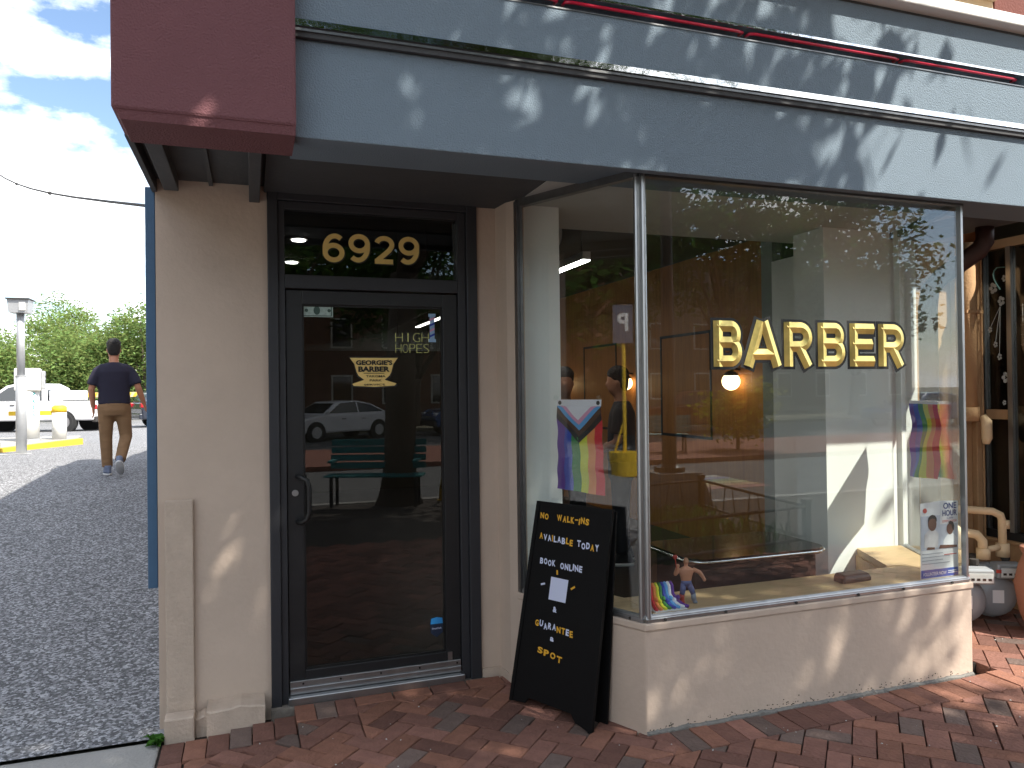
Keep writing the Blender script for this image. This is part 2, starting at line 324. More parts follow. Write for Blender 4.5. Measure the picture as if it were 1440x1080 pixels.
# soldier along bay front, bay left return, right return, and door wall
for i in range(22): BR.append([(0.0+i*.1, -.222), (.1+i*.1, -.222), (.1+i*.1, -.012), (i*.1, -.012)])
for i in range(6): BR.append([(-2.12+i*.1, .595), (-2.02+i*.1, .595), (-2.02+i*.1, .80), (-2.12+i*.1, .80)])
for i in range(3): BR.append([(-1.52+i*.1, .70), (-1.42+i*.1, .70), (-1.42+i*.1, .905), (-1.52+i*.1, .905)])
for i in range(5): BR.append([(-1.22+i*.2, .80), (-1.02+i*.2, .80), (-1.02+i*.2, .905), (-1.22+i*.2, .905)])
for i in range(12): BR.append([(-2.12, .495-i*.2-.0), (-2.02, .495-i*.2), (-2.02, .595-i*.2+.1-.1+.0), (-2.12, .595-i*.2)] if False else [(-2.12, .39-i*.2), (-2.015, .39-i*.2), (-2.015, .59-i*.2), (-2.12, .59-i*.2)])
c45 = math.cos(R(46)); s45 = math.sin(R(46))
def herr():
    U = .1
    for a in range(-80, 80):
        for b in range(-40, 40):
            # herringbone lattice: two bricks per cell
            ox, oy = a*U+b*U*2, a*U-b*U*2+0*U
            yield [(ox, oy), (ox+2*U, oy), (ox+2*U, oy+U), (ox, oy+U)]
            yield [(ox+2*U, oy-U+0), (ox+3*U, oy-U), (ox+3*U, oy+U), (ox+2*U, oy+U)]
field = []
seen = set()
for q in herr():
    p = [(x*c45-y*s45+.3, x*s45+y*c45-.35) for x, y in q]
    cx = sum(v[0] for v in p)/4; cy = sum(v[1] for v in p)/4
    key = (round(cx, 3), round(cy, 3))
    if key in seen or not (-2.3 < cx < 4.0 and -2.9 < cy < 1.2): continue
    seen.add(key); field.append(p)
def clipfield(p):
    # split region into convex areas: A front strip y<-.225 ; B entry x<-0.02 left of bay ; C alcove x>2.0
    res = []
    base = clip(p, -1, 0, 2.01)
    if len(base) < 3: return res
    x0, x1 = min(v[0] for v in base), max(v[0] for v in base); y0, y1 = min(v[1] for v in base), max(v[1] for v in base)
    if x1 < -.005 and y1 < .59:
        b = clip(base, .9, .435, -.012); return [b] if len(b) > 2 else []
    if x0 > 2.2 or y1 < -.225:
        b = clip(clip(base, 0, 1, 1.0), -.895, .446, -1.76) if y1 > -.225 else base; return [b] if len(b) > 2 else []
    r1 = clip(clip(base, 0, 1, -.225), -1, 0, 2.01)
    if len(r1) > 2: res.append(r1)
    b = clip(clip(base, 0, -1, .225), 1, 0, -1.515); b = clip(b, 0, 1, .59)
    if len(b) > 2: res.append(b)
    b = clip(clip(clip(clip(base, 0, -1, .225), -1, 0, 1.515), 1, 0, -1.225), 0, 1, .695)
    if len(b) > 2: res.append(b)
    b = clip(clip(clip(base, 0, -1, .225), -1, 0, 1.225), 0, 1, .795); b = clip(b, .9, .435, -.012)
    if len(b) > 2: res.append(b)
    b = clip(clip(base, 0, -1, .225), -1, 0, -2.2); b = clip(b, 0, 1, 1.0); b = clip(b, -.895, .446, -1.76)
    if len(b) > 2: res.append(b)
    return res
for p in field:
    for q in clipfield(p):
        if area(q) > .0012: BR.append(q)
def proj(p):
    v = Vector(p)-CAM; z = v.dot(F_)
    if z < .2: return None
    return (720+1051.7*v.dot(Rv)/z, 540-1051.7*v.dot(Uv)/z)
vis = []; rest = []
for q in BR:
    cx = sum(v[0] for v in q)/len(q); cy = sum(v[1] for v in q)/len(q); u = proj((cx, cy, 0))
    (vis if u and -40 < u[0] < 1480 and u[1] < 1110 and cx < 3.36 else rest).append((q, cx, cy))
vis.sort(key=lambda t: (t[1]-CAM.x)**2+(t[2]-CAM.y)**2); rest += vis[300:]; vis = vis[:300]
def brick_mb(q, z, tilt=(0, 0)):
    q = inset(q, .0045); top = inset(q, .003); n = len(q)
    return MB().add([(x, y, z-.06) for x, y in q]+[(x, y, z-.004+tilt[0]*x+tilt[1]*y) for x, y in q]+[(x, y, z+tilt[0]*x+tilt[1]*y) for x, y in top],
                    [(i, (i+1) % n, n+(i+1) % n, n+i) for i in range(n)]+[(n+i, n+(i+1) % n, 2*n+(i+1) % n, 2*n+i) for i in range(n)]+[tuple(range(2*n, 3*n))])
def ccw(q):
    return q if sum(q[i][0]*q[(i+1) % len(q)][1]-q[(i+1) % len(q)][0]*q[i][1] for i in range(len(q))) > 0 else q[::-1]
for q, cx, cy in vis:
    q = ccw([(x-cx, y-cy) for x, y in q])
    o = obj('brick', brick_mb(q, 0, (random.gauss(0, .008), random.gauss(0, .008))), random.choices(('brick', 'brick_grey', 'brick_tan'), (.66, .12, .22))[0], side)
    o.location = (cx, cy, gz(cx, cy)-.006+random.uniform(-.003, .003))
bulk = MB()
for q, cx, cy in rest:
    q = ccw(q); t = brick_mb(q, gz(cx, cy)-.006+random.uniform(-.003, .003)); bulk.add(t.v, t.f)
o = obj('brick_field', bulk, 'brick_field', side); o['kind'] = 'stuff'

db = MB()
for k in range(170):    # grit and leaf crumbs on the paving
    x, y = random.uniform(-2.0, 3.1), random.uniform(-1.4, .85)
    if (x > -.02-(y*.48 if y > 0 else 0) and -.03 < y) and x < 2.45: continue
    q = random.uniform(.002, .007); z = gz(x, y)-.004; a = random.uniform(0, 3.1); c_, s_ = math.cos(a)*q, math.sin(a)*q
    db.add([(x-c_, y-s_, z), (x+s_*.6, y-c_*.6, z), (x+c_, y+s_, z), (x-s_*.6, y+c_*.6, z), (x, y, z+q*.7)], [(0, 1, 4), (1, 2, 4), (2, 3, 4), (3, 0, 4)])
o = obj('grit', db, 'chalk', side); o['kind'] = 'stuff'
# ================================================================== the barber shop
B = thing('barber_shop', 'beige stucco corner shop with black door, bay window and blue fascia', 'shop', (0, 0, 0))
WX = -.5135
box('pier_wall', 'stucco', B, -2.145, -1.626, .945, 1.3, -.2, 2.72)
box('side_wall', 'stucco', B, -2.146, -1.95, 1.301, 7.5, -.2, 4.85)
box('side_wall', 'stucco', B, -2.146, -1.95, 7.5005, 9.3, -.2, 3.485)
box('rear_wall', 'stucco', B, -2.146, 4, 9.301, 13, -.2, 3.4)
box('corner_guard', 'stucco_rough', B, -2.112, -1.985, .915, .944, -.12, 1.066, bevel=.006)
def rough_strip(x0, x1, y0, y1, n, hfun, zb=-.1):
    xs_ = [x0+(x1-x0)*i/n for i in range(n+1)]; v = []
    for x in xs_:
        h = hfun(x); j = random.uniform(-.0006, .0006); v += [(x, y0+j, zb), (x, y0+j, h-.006), (x, y0+.008+j, h), (x, y1, h+.004)]
    return MB().add(v, [(4*i+k, 4*i+4+k, 4*i+5+k, 4*i+1+k) for i in range(n) for k in range(3)]+[(0, 1, 2, 3), (4*n+3, 4*n+2, 4*n+1, 4*n)])
obj('stucco_foot', rough_strip(-1.925, -1.66, .80, .944, 12, lambda x: .066+.006*math.sin(x*31)+.003*math.sin(x*77)), 'stucco_rough', B)
obj('stucco_foot', rough_strip(-1.985, -1.926, .86, .944, 5, lambda x: .02+.006*math.sin(x*90)), 'stucco_rough', B)
box('corner_foot', 'stucco_rough', B, -2.114, -1.981, .82, .914, -.14, .045, bevel=.008)
box('blue_downpipe', 'blue_trim', B, -2.192, -2.147, .955, 1.02, .64, 2.6, bevel=.004)
obj('door_pier', MB().prism([(WX, .945), (-.40, .945), (-.385, .80), (-.352, .728), (-.30, .75), (-.30, 1.3), (WX, 1.3)], -.1, 2.66), 'stucco', B)
obj('door_pier_foot', MB().prism([(WX+.005, .93), (-.405, .93), (-.39, .79), (-.36, .72), (-.34, .75), (-.34, .944), (WX+.005, .944)], -.1, .035), 'stucco_rough', B)
# --- bay base
PA, PB, PC, PE = (0., 0.), (1.99, 0.), (-.347, .718), (2.38, .78)
base_out = [(-.372, .722), (-.012, -.02), (2.004, -.02), (2.405, .78)]
base_in = [(2.26, .80), (1.93, .11), (.06, .11), (-.24, .76)]
obj('bay_base', MB().prism([base_out[0], base_out[1], base_out[2], base_out[3]]+base_in, -.12, .468), 'stucco', B, bevel=.008)
lip = [(-.378, .715), (-.016, -.028), (2.009, -.028), (2.411, .775)]
obj('bay_sill', MB().prism(lip+[(2.25, .80), (1.92, .12), (.07, .12), (-.23, .76)], .4685, .503), 'stucco', B, bevel=.006)
obj('base_sealant', rough_strip(-.012, 2.006, -.030, -.0201, 150, lambda x: .004+.005*abs(math.sin(x*9)*math.sin(x*23))+max(0, random.gauss(.0, .003)), -.03), 'sealant', B)
gm = MB()
for i in range(150):    # chipped dark specks above the sealant
    x = random.uniform(0, 2.0); z = .01+abs(random.gauss(0, .014)); q = random.uniform(.0015, .005)
    gm.box(x, x+q*1.5, -.0215, -.0198, z, z+q)
o = obj('chips', gm, 'grime', B); o['kind'] = 'stuff'
# --- bay glazing
win = obj('bay_window', MB().tube([(-.347, .718, .52), (0, 0, .52), (1.99, 0, .52), (2.38, .78, .52)], .018, 8), 'alu', B)
nL = Vector((-.9, -.435, 0)).normalized(); nR = Vector((.894, -.447, 0)).normalized()
def pane(a, b, z0, z1, nrm, m, name='pane', parent=None, th=.006):
    return obj(name, MB().slab([(a[0], a[1], z0), (b[0], b[1], z0), (b[0], b[1], z1), (a[0], a[1], z1)], nrm, -th), m, parent)
pane((-.347+.01, .718-.02), (-.006, .012), .525, 2.60, nL, 'glass', parent=win)
pane((.016, 0), (1.978, 0), .525, 2.60, (0, -1, 0), 'glass', parent=win)
pane((1.996, .012), (2.375, .77), .525, 2.60, nR, 'glass', parent=win)
mu = MB().tube([(-.014, .012, .5), (-.014, .012, 2.58)], .012, 10).tube([(.012, -.006, .5), (.012, -.006, 2.58)], .013, 10).box(-.014, .012, -.002, .02, .5, 2.58)
obj('mullion', mu, 'alu', win, smooth=False)
obj('mullion', MB().box(1.976, 1.988, -.014, .016, .51, 2.575).box(1.988, 1.999, -.008, .022, .51, 2.575), 'alu', win)
obj('jamb', MB().box(-.362, -.338, .69, .735, .5, 2.6).box(-.349, -.333, .675, .69, .51, 2.6), 'alu_dark', win)
obj('jamb', MB().box(2.35, 2.39, .755, .8, .5, 2.62), 'white_wall', win)
for a, b, nrm in ((PC, PA, nL), (PA, PB, Vector((0, -1, 0))), (PB, PE, nR)):
    A3, B3 = Vector((*a, 0)), Vector((*b, 0)); s_ = MB()
    q = [A3+nrm*.016, B3+nrm*.016, B3-nrm*.02, A3-nrm*.02]; s_.prism([(v.x, v.y) for v in q], .5035, .527)
    q = [A3+nrm*.020, B3+nrm*.020, B3+nrm*.0165, A3+nrm*.0165]; s_.prism([(v.x, v.y) for v in q], .508, .519)
    o = obj('sill_rail', s_, 'alu', win)
    h_ = MB(); q = [A3+nrm*.018, B3+nrm*.018, B3-nrm*.02, A3-nrm*.02]; h_.prism([(v.x, v.y) for v in q], 2.566, 2.61); obj('head_rail', h_, 'alu_dark', win)
for x in (.09, .42, .83, 1.22, 1.52, 1.86, -.05):
    y = -.021 if x > 0 else .06
    obj('screw', MB().tube([(x, y, .5135), (x, y-.006, .5135)], .007, 8), 'iron', win)
# gilded lettering on the front pane: prismatic strokes
def arc(cx, cz, rx, rz, a0, a1, n=10): return [(cx+rx*math.cos(R(a0+(a1-a0)*i/n)), cz+rz*math.sin(R(a0+(a1-a0)*i/n))) for i in range(n+1)]
def ribbon(mb_, pts, w_, y, ridge=0., closed=False):
    P = [Vector(p) for p in pts]; n = len(P); v = []
    for i in range(n):
        a_ = P[i-1] if (i or closed) else None; c_ = P[(i+1) % n] if (i < n-1 or closed) else None
        d1 = (P[i]-a_).normalized() if a_ is not None else None; d2 = (c_-P[i]).normalized() if c_ is not None else None
        d1 = d1 or d2; d2 = d2 or d1; t = (d1+d2).normalized(); nn = Vector((-t.y, t.x)); m_ = min(1.5, 1/max(.3, nn.dot(Vector((-d1.y, d1.x)))))
        q = nn*(w_/2*m_); v += [(P[i].x+q.x, y, P[i].y+q.y), (P[i].x, y-ridge, P[i].y), (P[i].x-q.x, y, P[i].y-q.y)]
    m2 = n if closed else n-1
    return mb_.add(v, [(3*i+k, 3*((i+1) % n)+k, 3*((i+1) % n)+k+1, 3*i+k+1) for i in range(m2) for k in (0, 1)])
def glyph(ch, W_, H, st, ex=0.):
    h = st/2; m_ = H*.53
    if ch == 'B': return [[(h, -ex), (h, H+ex)], [(h*.6, H-h), (W_*.62, H-h)]+arc(W_*.62, (H-h+m_)/2, W_*.38-h-.006, (H-h-m_)/2, 80, -80)+[(W_*.62, m_), (h, m_)], [(h*.6, h), (W_*.6, h)]+arc(W_*.6, (m_+h)/2, W_*.40-h, (m_-h)/2, -80, 80)+[(W_*.6, m_), (h, m_)]]
    if ch == 'R': return [[(h, -ex), (h, H+ex)], [(h*.6, H-h), (W_*.55, H-h)]+arc(W_*.55, (H-h+H*.45)/2, W_*.42-h, (H-h-H*.45)/2, 80, -80)+[(W_*.55, H*.45), (h, H*.45)], [(W_*.50, H*.46), (W_-h-.004+ex*.4, -ex)]]
    if ch == 'A': return [[(h*.95-ex*.4, -ex), (W_/2-h*.28, H+ex)], [(W_-h*.95+ex*.4, -ex), (W_/2+h*.28, H+ex)], [(W_*.22, H*.27), (W_*.78, H*.27)]]
    if ch == 'E': return [[(h, -ex), (h, H+ex)], [(h*.6, H-h), (W_+ex, H-h)], [(h*.6, H*.52), (W_*.93+ex, H*.52)], [(h*.6, h), (W_+ex, h)]]
xs0 = [.380, .552, .790, .998, 1.200, 1.388]; wd = [.162, .222, .178, .172, .158, .180]
for ch, x0, ww in zip('BARBER', xs0, wd):
    for m, nm, st, ex, y, rd in (('ink', 'letter_outline', .082, .014, -.0085, 0), ('gold', 'letter', .054, 0, -.0105, .009)):
        mb_ = MB()
        for k, pl_ in enumerate(glyph(ch, ww, .222, .054, ex)): ribbon(mb_, [(x0+a_, 1.684+b_) for a_, b_ in pl_], st, y-.00025*k, rd)
        obj(nm, mb_, m, win)
# --- door
DX0, DX1, DZ = -1.538, -.624, 2.118
fr = MB().box(-1.626, -1.575, .925, 1.06, -.02, 2.66).box(-.575, WX, .925, 1.06, -.02, 2.66).box(-1.5745, -.5755, .925, 1.06, 2.575, 2.66)
dfr = obj('door_frame', fr, 'frame_black', B, bevel=.004)
obj('inner_frame', MB().box(-1.5745, -1.541, .945, 1.055, -.02, 2.5745).box(-.621, -.5755, .945, 1.055, -.02, 2.5745).box(-1.5405, -.6215, .945, 1.055, 2.533, 2.5745).box(-1.5405, -.6215, .942, 1.055, 2.125, 2.196), 'frame_black', dfr, bevel=.003)
obj('transom_pane', MB().box(-1.5405, -.6215, .985, .991, 2.196, 2.533), 'glass_door', dfr)
def digit(ch):
    six = [arc(.5, .31, .37, .27, 0, 348, 28)+[], arc(.56, .46, .43, .47, 52, 180, 12)+[(.13, .40), (.13, .31)]]
    if ch == '6': return six
    if ch == '9': return [[(1-a_, 1-b_) for a_, b_ in q] for q in six]
    return [arc(.5, .70, .35, .24, 165, -20, 14)+[(.72, .48), (.5, .32), (.22, .12), (.14, .055)], [(.06, .055), (.90, .055)]]
for i, ch in enumerate('6929'):
    for m, nm, y, st, dx in (('gold_flat', 'numeral', .9785, .026, 0), ('ink', 'numeral_shadow', .9815, .032, .004)):
        mb_ = MB()
        for k, pl_ in enumerate(digit(ch)):
            q = [(-1.347+i*.1345+dx+(a_-.02)*.118, 2.281-dx+b_*.143) for a_, b_ in pl_]; ring = k == 0 and ch != '2'
            ribbon(mb_, q, st, y-.00025*k, 0, closed=ring)
        obj(nm, mb_, m, dfr)
D = obj('door', MB().box(DX0, -1.456, .962, 1.008, .032, DZ).box(-.706, DX1, .962, 1.008, .032, DZ).box(-1.4555, -.7065, .962, 1.008, 2.045, DZ).box(-1.4555, -.7065, .962, 1.008, .032, .145), 'door_black', B, bevel=.003)
obj('pane', MB().box(-1.4555, -.7065, .984, .990, .145, 2.045), 'glass_door', D)
obj('glazing_bead', MB().box(-1.4555, -1.447, .972, .9835, .145, 2.045).box(-.715, -.7065, .972, .9835, .145, 2.045).box(-1.4465, -.7155, .972, .9835, 2.036, 2.045).box(-1.4465, -.7155, .972, .9835, .145, .154), 'ink', D)
obj('handle', MB().tube([(-1.487, .961, 1.15), (-1.487, .935, 1.152), (-1.47, .905, 1.15), (-1.445, .895, 1.135), (-1.435, .893, 1.10), (-1.435, .893, .97), (-1.445, .895, .935), (-1.47, .905, .92), (-1.487, .935, .918), (-1.487, .961, .92)], .013, 10), 'black_matte', D, smooth=True)
obj('lock', MB().tube([(-1.50, .9615, 1.066), (-1.50, .95, 1.066)], .0165, 16), 'alu', D)
obj('door_sweep', MB().box(DX0+.004, DX1-.004, .948, .9615, .058, .098).box(DX0+.004, DX1-.004, .940, .9475, .034, .066), 'alu', D, bevel=.002)
for x in (-1.47, -1.28, -1.07, -.86, -.65): obj('screw', MB().tube([(x, .9475, .083), (x, .944, .083)], .0055, 8), 'ink', D)
obj('sweep_clip', MB().box(-.70, -.675, .951, .9615, .0985, .145), 'alu', D)
box('threshold', 'alu', B, -1.545, -.615, .905, 1.06, -.03, .031, bevel=.006)
box('threshold_bed', 'concrete_dark', B, -1.63, -.50, .89, 1.3, -.1, -.012)
# decals on the door
def cup(d):
    L = [(0, 0), (.257, 0), (.232, -.035), (.222, -.075), (.212, -.095), (.185, -.118), (.205, -.125), (.25, -.139), (.238, -.15), (.13, -.156), (.02, -.15), (.012, -.139), (.055, -.125), (.075, -.118), (.045, -.095), (.035, -.075), (.025, -.035)]
    cx, cz = .1285, -.078
    return [(-1.212+x+(d if x > cx else -d), .9815 if d else .9795, 1.767+z+(d if z > cz else -d)) for x, z in L][::-1]
dc = obj('cup_decal', MB().slab(cup(0), (0, 1, 0), .001), 'gold_flat', D)
obj('decal_outline', MB().slab(cup(.007), (0, 1, 0), .001), 'ink', D)
for s_, x0, z0, ww, hh in (("GEORGIE'S", -1.18, 1.728, .195, .027), ('BARBER', -1.168, 1.692, .168, .029), ('TAKOMA', -1.128, 1.662, .105, .012), ('PARK', -1.108, 1.64, .065, .012), ('SERVICE', -1.14, 1.618, .115, .009)):
    wall_text('decal_text', s_, 'ink', D, x0, z0, ww, hh, .977, offset=.045 if hh > .02 else .012)
box('decal_rule', 'ink', D, -1.14, -1.03, .9765, .9775, 1.683, 1.686)
obj('shield_decal', MB().slab([(-.79, .981, .30), (-.72, .981, .30), (-.722, .981, .25), (-.755, .981, .225), (-.788, .981, .25)][::-1], (0, 1, 0), .001), 'shield_dark', D)
obj('shield_decal_top', MB().slab([(-.79, .979, .30), (-.72, .979, .30), (-.724, .979, .33), (-.755, .979, .336), (-.786, .979, .33)], (0, 1, 0), .001), 'shield_blue', D)
wall_text('decal_text', 'SimpliSafe', 'letter_white', D, -.781, .268, .052, .012, .979)
obj('barber_pole_decal', MB().box(-.775, -.748, .98, .981, 1.87, 2.0).box(-.782, -.741, .979, .9795, 1.995, 2.012).box(-.782, -.741, .979, .9795, 1.855, 1.872), 'pole_sticker', D)
for i in range(4): obj('decal_stripe', MB().slab([(-.775, .979, 1.88+.03*i), (-.748, .979, 1.893+.03*i), (-.748, .979, 1.905+.03*i), (-.775, .979, 1.892+.03*i)], (0, 1, 0), .0006), 'f_pink' if i % 2 else 'f_indigo', D)
# --- fascia
FX0, FX1 = -1.542, 3.25
box('fascia_panel', 'fascia_blue', B, FX0, FX1, -.10, -.05, 2.566, 2.945, bevel=.004)
box('fascia_panel', 'fascia_blue', B, FX0, FX1, -.125, -.05, 3.008, 3.222, bevel=.003)
obj('fascia_panel', MB().box(FX0, FX1, -.125, -.05, 3.285, 3.497), 'fascia_blue', B, bevel=.003)
box('fascia_end', 'fascia_blue', B, 2.345, FX1, -.124, -.05, 3.2225, 3.2845)
box('fascia_core', 'fascia_blue', B, FX0, FX1, -.049, .3, 2.60, 3.49)
box('fascia_trim', 'chrome', B, FX0, FX1, -.131, -.1255, 2.984, 3.010)
box('trim_shade_strip', 'soffit_dark', B, FX0, FX1, -.122, -.101, 2.9455, 3.0075)  # solid dark strip, coloured as the shadow below the chrome trim
box('trim_lip', 'alu_dark', B, FX0, FX1, -.1295, -.1225, 2.966, 2.976)
box('slot_back', 'chrome', B, FX0, 2.3449, -.062, -.0501, 3.2225, 3.2845)
box('slot_edge', 'chrome', B, FX0, 2.3449, -.130, -.1255, 3.2795, 3.290)
box('slot_edge', 'alu_dark', B, FX0, 2.3449, -.129, -.1255, 3.2175, 3.2235)
for x0, x1 in ((-1.5, -.45), (-.41, .50), (.54, 1.45), (1.49, 2.29)):
    tb = obj('neon_tube', MB().tube([(x0, -.075, 3.262), (x0, -.105, 3.262), (x0+.03, -.112, 3.262), (x1-.03, -.112, 3.262), (x1, -.105, 3.262), (x1, -.075, 3.262)], .0075, 10), 'neon_red', B, smooth=True)
    for x in (x0+.06, x1-.06): obj('tube_bracket', MB().box(x, x+.05, -.1, -.065, 3.23, 3.2395), 'bracket', tb)
box('roof_cap_gap', 'soffit_dark', B, FX0, FX1, -.115, .3, 3.4975, 3.515)
box('roof_cap', 'white_cap', B, FX0-.02, FX1, -.19, .35, 3.5155, 3.575, bevel=.006)
box('red_end_block', 'fascia_red', B, -2.158, -1.5425, -.20, .1, 2.572, 4.4, bevel=.012)
obj('red_block_underside', MB().add([(-2.15, -.195, 2.580), (-1.545, -.195, 2.580), (-1.545, .09, 2.580), (-2.15, .09, 2.580), (-2.13, -.185, 2.542), (-1.5455, -.185, 2.542), (-1.5455, .07, 2.542), (-2.13, .07, 2.542)],
    [(0, 1, 5, 4), (1, 2, 6, 5), (2, 3, 7, 6), (3, 0, 4, 7), (7, 6, 5, 4)]), 'fascia_red', B)
# soffit over the entrance
box('soffit', 'soffit_dark', B, -1.64, 2.9, -.0495, 1.2, 2.6105, 2.66)
obj('soffit', MB().box(-2.135, -1.641, .1005, .944, 2.64, 2.70).box(-2.146, -1.641, .944, 1.4, 2.725, 2.75), 'soffit_dark', B)
box('fascia_return', 'soffit_dark', B, -2.158, -2.136, .1005, 1.0, 2.575, 2.72)
box('rafter', 'soffit_dark', B, -2.10, -2.035, .1005, .90, 2.575, 2.639, bevel=.003)
box('rafter', 'soffit_dark', B, -1.712, -1.660, .101, .96, 2.555, 2.639, bevel=.003)
box('batten', 'soffit_dark', B, -1.90, -1.88, .101, .944, 2.622, 2.639)
box('roof', 'soffit_dark', B, -2.14, 4, .31, 9.3, 3.30, 3.48)
box('upper_wall', 'stucco', B, -1.949, 4, 2.9, 3.1, 3.4801, 4.85)
box('upper_roof', 'soffit_dark', B, -1.949, 4, 3.101, 7.5, 4.6, 4.7)
# --- interior
box('interior_floor', 'floor_int', B, -1.949, 2.75, .95, 9.3, -.1, -.013)
box('interior_floor', 'floor_int', B, -.2, 2.2, .12, .9495, -.1, -.014)
box('bay_ceiling', 'ceiling', B, -.33, 2.35, .02, 1.25, 2.607, 2.6102)
box('bulkhead', 'ceiling', B, -1.949, 2.75, 1.2505, 1.31, 2.607, 3.0)
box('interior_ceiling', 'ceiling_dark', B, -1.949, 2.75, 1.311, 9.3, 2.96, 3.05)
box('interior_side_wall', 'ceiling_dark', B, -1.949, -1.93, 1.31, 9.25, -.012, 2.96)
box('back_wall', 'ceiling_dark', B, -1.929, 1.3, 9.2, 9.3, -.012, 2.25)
box('back_wall_panel', 'orange_wall', B, 1.3005, 2.70, 9.2, 9.3, -.012, 2.25)
box('back_wall_upper', 'grey_wall', B, -1.929, 2.70, 9.18, 9.3, 2.2505, 2.96)
pk = MB(); y = 2.45
while y < 9.15:
    pk.box(2.70, 2.716+random.uniform(-.002, .002), y, y+.084, -.012, 2.9); y += .09
pk.box(2.7165, 2.75, 2.4, 9.19, -.012, 2.95)
o = obj('plank_panelling', pk, 'wood_wall', B); o['kind'] = 'stuff'
o.scale = (-1, 1, 1); o.location.x = 5.45
box('white_column', 'white_wall', B, 1.77, 2.32, .80, 1.08, -.012, 2.6065)
box('grey_return', 'grey_wall', B, 2.56, 2.75, 1.3105, 2.44, -.012, 2.95)
box('party_wall', 'white_wall', B, 2.3205, 2.75, .99, 2.0, -.012, 2.606)
box('bay_reveal', 'white_wall', B, -.299, -.07, .80, 1.25, -.012, 2.6065)
box('window_ledge', 'wood_pale', B, .06, 1.92, .03, .33, .485, .5275, bevel=.004)
obj('window_ledge', MB().prism([(-.30, .70), (.0, .075), (.059, .05), (.059, .331), (-.07, .60), (-.12, .76)], .485, .5272), 'wood_pale', B)
obj('bench_ledge', MB().prism([(1.9205, .035), (1.975, .035), (2.33, .76), (2.0, .795), (1.80, .36), (1.9205, .331)], .485, .5274), 'wood_pale', B)
sb = MB()
for i in range(12):
    t = i/12; a = Vector((1.80, .36, 0)).lerp(Vector((2.0, .795, 0)), t); b_ = Vector((1.80, .36, 0)).lerp(Vector((2.0, .795, 0)), t+.075); nn = Vector((-.9, .42, 0))*.012
    sb.prism([(a.x, a.y), (b_.x, b_.y), (b_.x+nn.x, b_.y+nn.y), (a.x+nn.x, a.y+nn.y)][::-1], -.012, .484)
obj('bench_slats', sb, 'wood_pale', B)['kind'] = 'stuff'
for x0, x1, z0 in ((-1.9, -1.6, 0),): pass
# --- alcove and neighbouring shop front
box('alcove_wall', 'stucco_tan', B, 2.40, 3.36, 1.0, 1.1, -.1, 2.61)
for x, wd_ in ((3.08, .03), (3.27, .05), (3.33, .02)): box('moulding', 'stucco_tan', B, x, x+wd_, .955, .9995, -.05, 2.609, bevel=.006)
ds = obj('downspout', MB().tube([(2.83, .52, 2.61), (2.83, .52, 2.52), (2.80, .54, 2.46), (2.63, .68, 2.30), (2.60, .74, 2.22), (2.60, .76, 2.1), (2.60, .76, .05)], [(.062, .05)]*7, 12), 'downspout', B, smooth=True)
cp = obj('conduit', MB().tube([(3.17, .93, 2.60), (3.17, .93, 1.42)], .052, 14).tube([(3.17, .93, 1.42), (3.17, .93, 1.32)], .062, 14), 'stucco_tan', B, smooth=True)
obj('conduit_clamp', MB().box(3.09, 3.25, .872, .95, 2.09, 2.115), 'stucco_tan', cp)
obj('cleanout', MB().tube([(3.21, .86, 1.36), (3.22, .84, 1.32), (3.21, .83, 1.2), (3.20, .83, 1.16)], [.02, .035, .035, .02], 10), 'cream_pipe', cp, smooth=True)

NB = thing('neighbour_shop', 'tan shopfront side window in the sunny alcove past the bay', 'shop', (0, 0, 0))
box('stall_riser', 'stucco_tan', NB, 3.362, 3.5, -.02, .99, -.1, .45)
box('sill', 'stucco_tan', NB, 3.33, 3.5, -.03, .989, .4505, .475, bevel=.005)
box('sill_frame', 'black_matte', NB, 3.362, 3.46, -.02, .985, .4755, .53)
nf = MB()
for y0, y1 in ((.96, .985), (.755, .79), (.41, .44), (-.02, .02)): nf.box(3.366, 3.42, y0, y1, .5305, 2.56)
obj('window_frame', nf, 'alu', NB)
box('window_rail', 'stucco_tan', NB, 3.37, 3.415, .7905, .9595, 1.33, 1.40)
box('window_head', 'cream_trim', NB, 3.362, 3.45, -.02, .985, 2.5605, 2.62)
for y0, y1 in ((.7905, .9595), (.4405, .7545), (.0205, .4095)): pane((3.39, y0), (3.39, y1), .5305, 2.56, (-1, 0, 0), 'glass_door', parent=NB)
for zc, yc, r in ((2.28, .90, .03), (2.18, .84, .026), (1.98, .93, .016), (1.87, .89, .016), (1.78, .86, .018), (1.63, .815, .03), (2.34, .815, .018), (1.45, .83, .014)):
    fl = MB()
    for k in range(5):
        a = 2*math.pi*k/5; fl.ball((3.385, yc+math.cos(a)*r*.6, zc+math.sin(a)*r*.9), (.0015, r*.5, r*.5), 8, 5)
    obj('chalk_flower', fl, 'chalk', NB)
obj('chalk_vine', MB().tube([(3.385, .81+.0*k, 2.42) if k == 0 else (3.385, .84+.06*math.sin(k*.5), 2.44-.03*k+.03*math.sin(k*.5)) for k in range(7)], .004, 6), 'chalk_teal', NB)
for k in range(3): obj('chalk_stem', MB().tube([(3.385, .85, 2.14), (3.385, [.93, .89, .86][k], [1.99, 1.88, 1.8][k])], .002, 5), 'chalk', NB)
box('shop_interior', 'ceiling_dark', NB, 3.9, 4.0, -.02, 2.0, -.1, 2.9)
box('shop_back_wall', 'orange_wall', NB, 3.362, 3.9, 1.45, 1.5, -.1, 2.9)
box('shop_floor', 'floor_int', NB, 3.501, 3.9, -.02, 1.45, .38, .46)
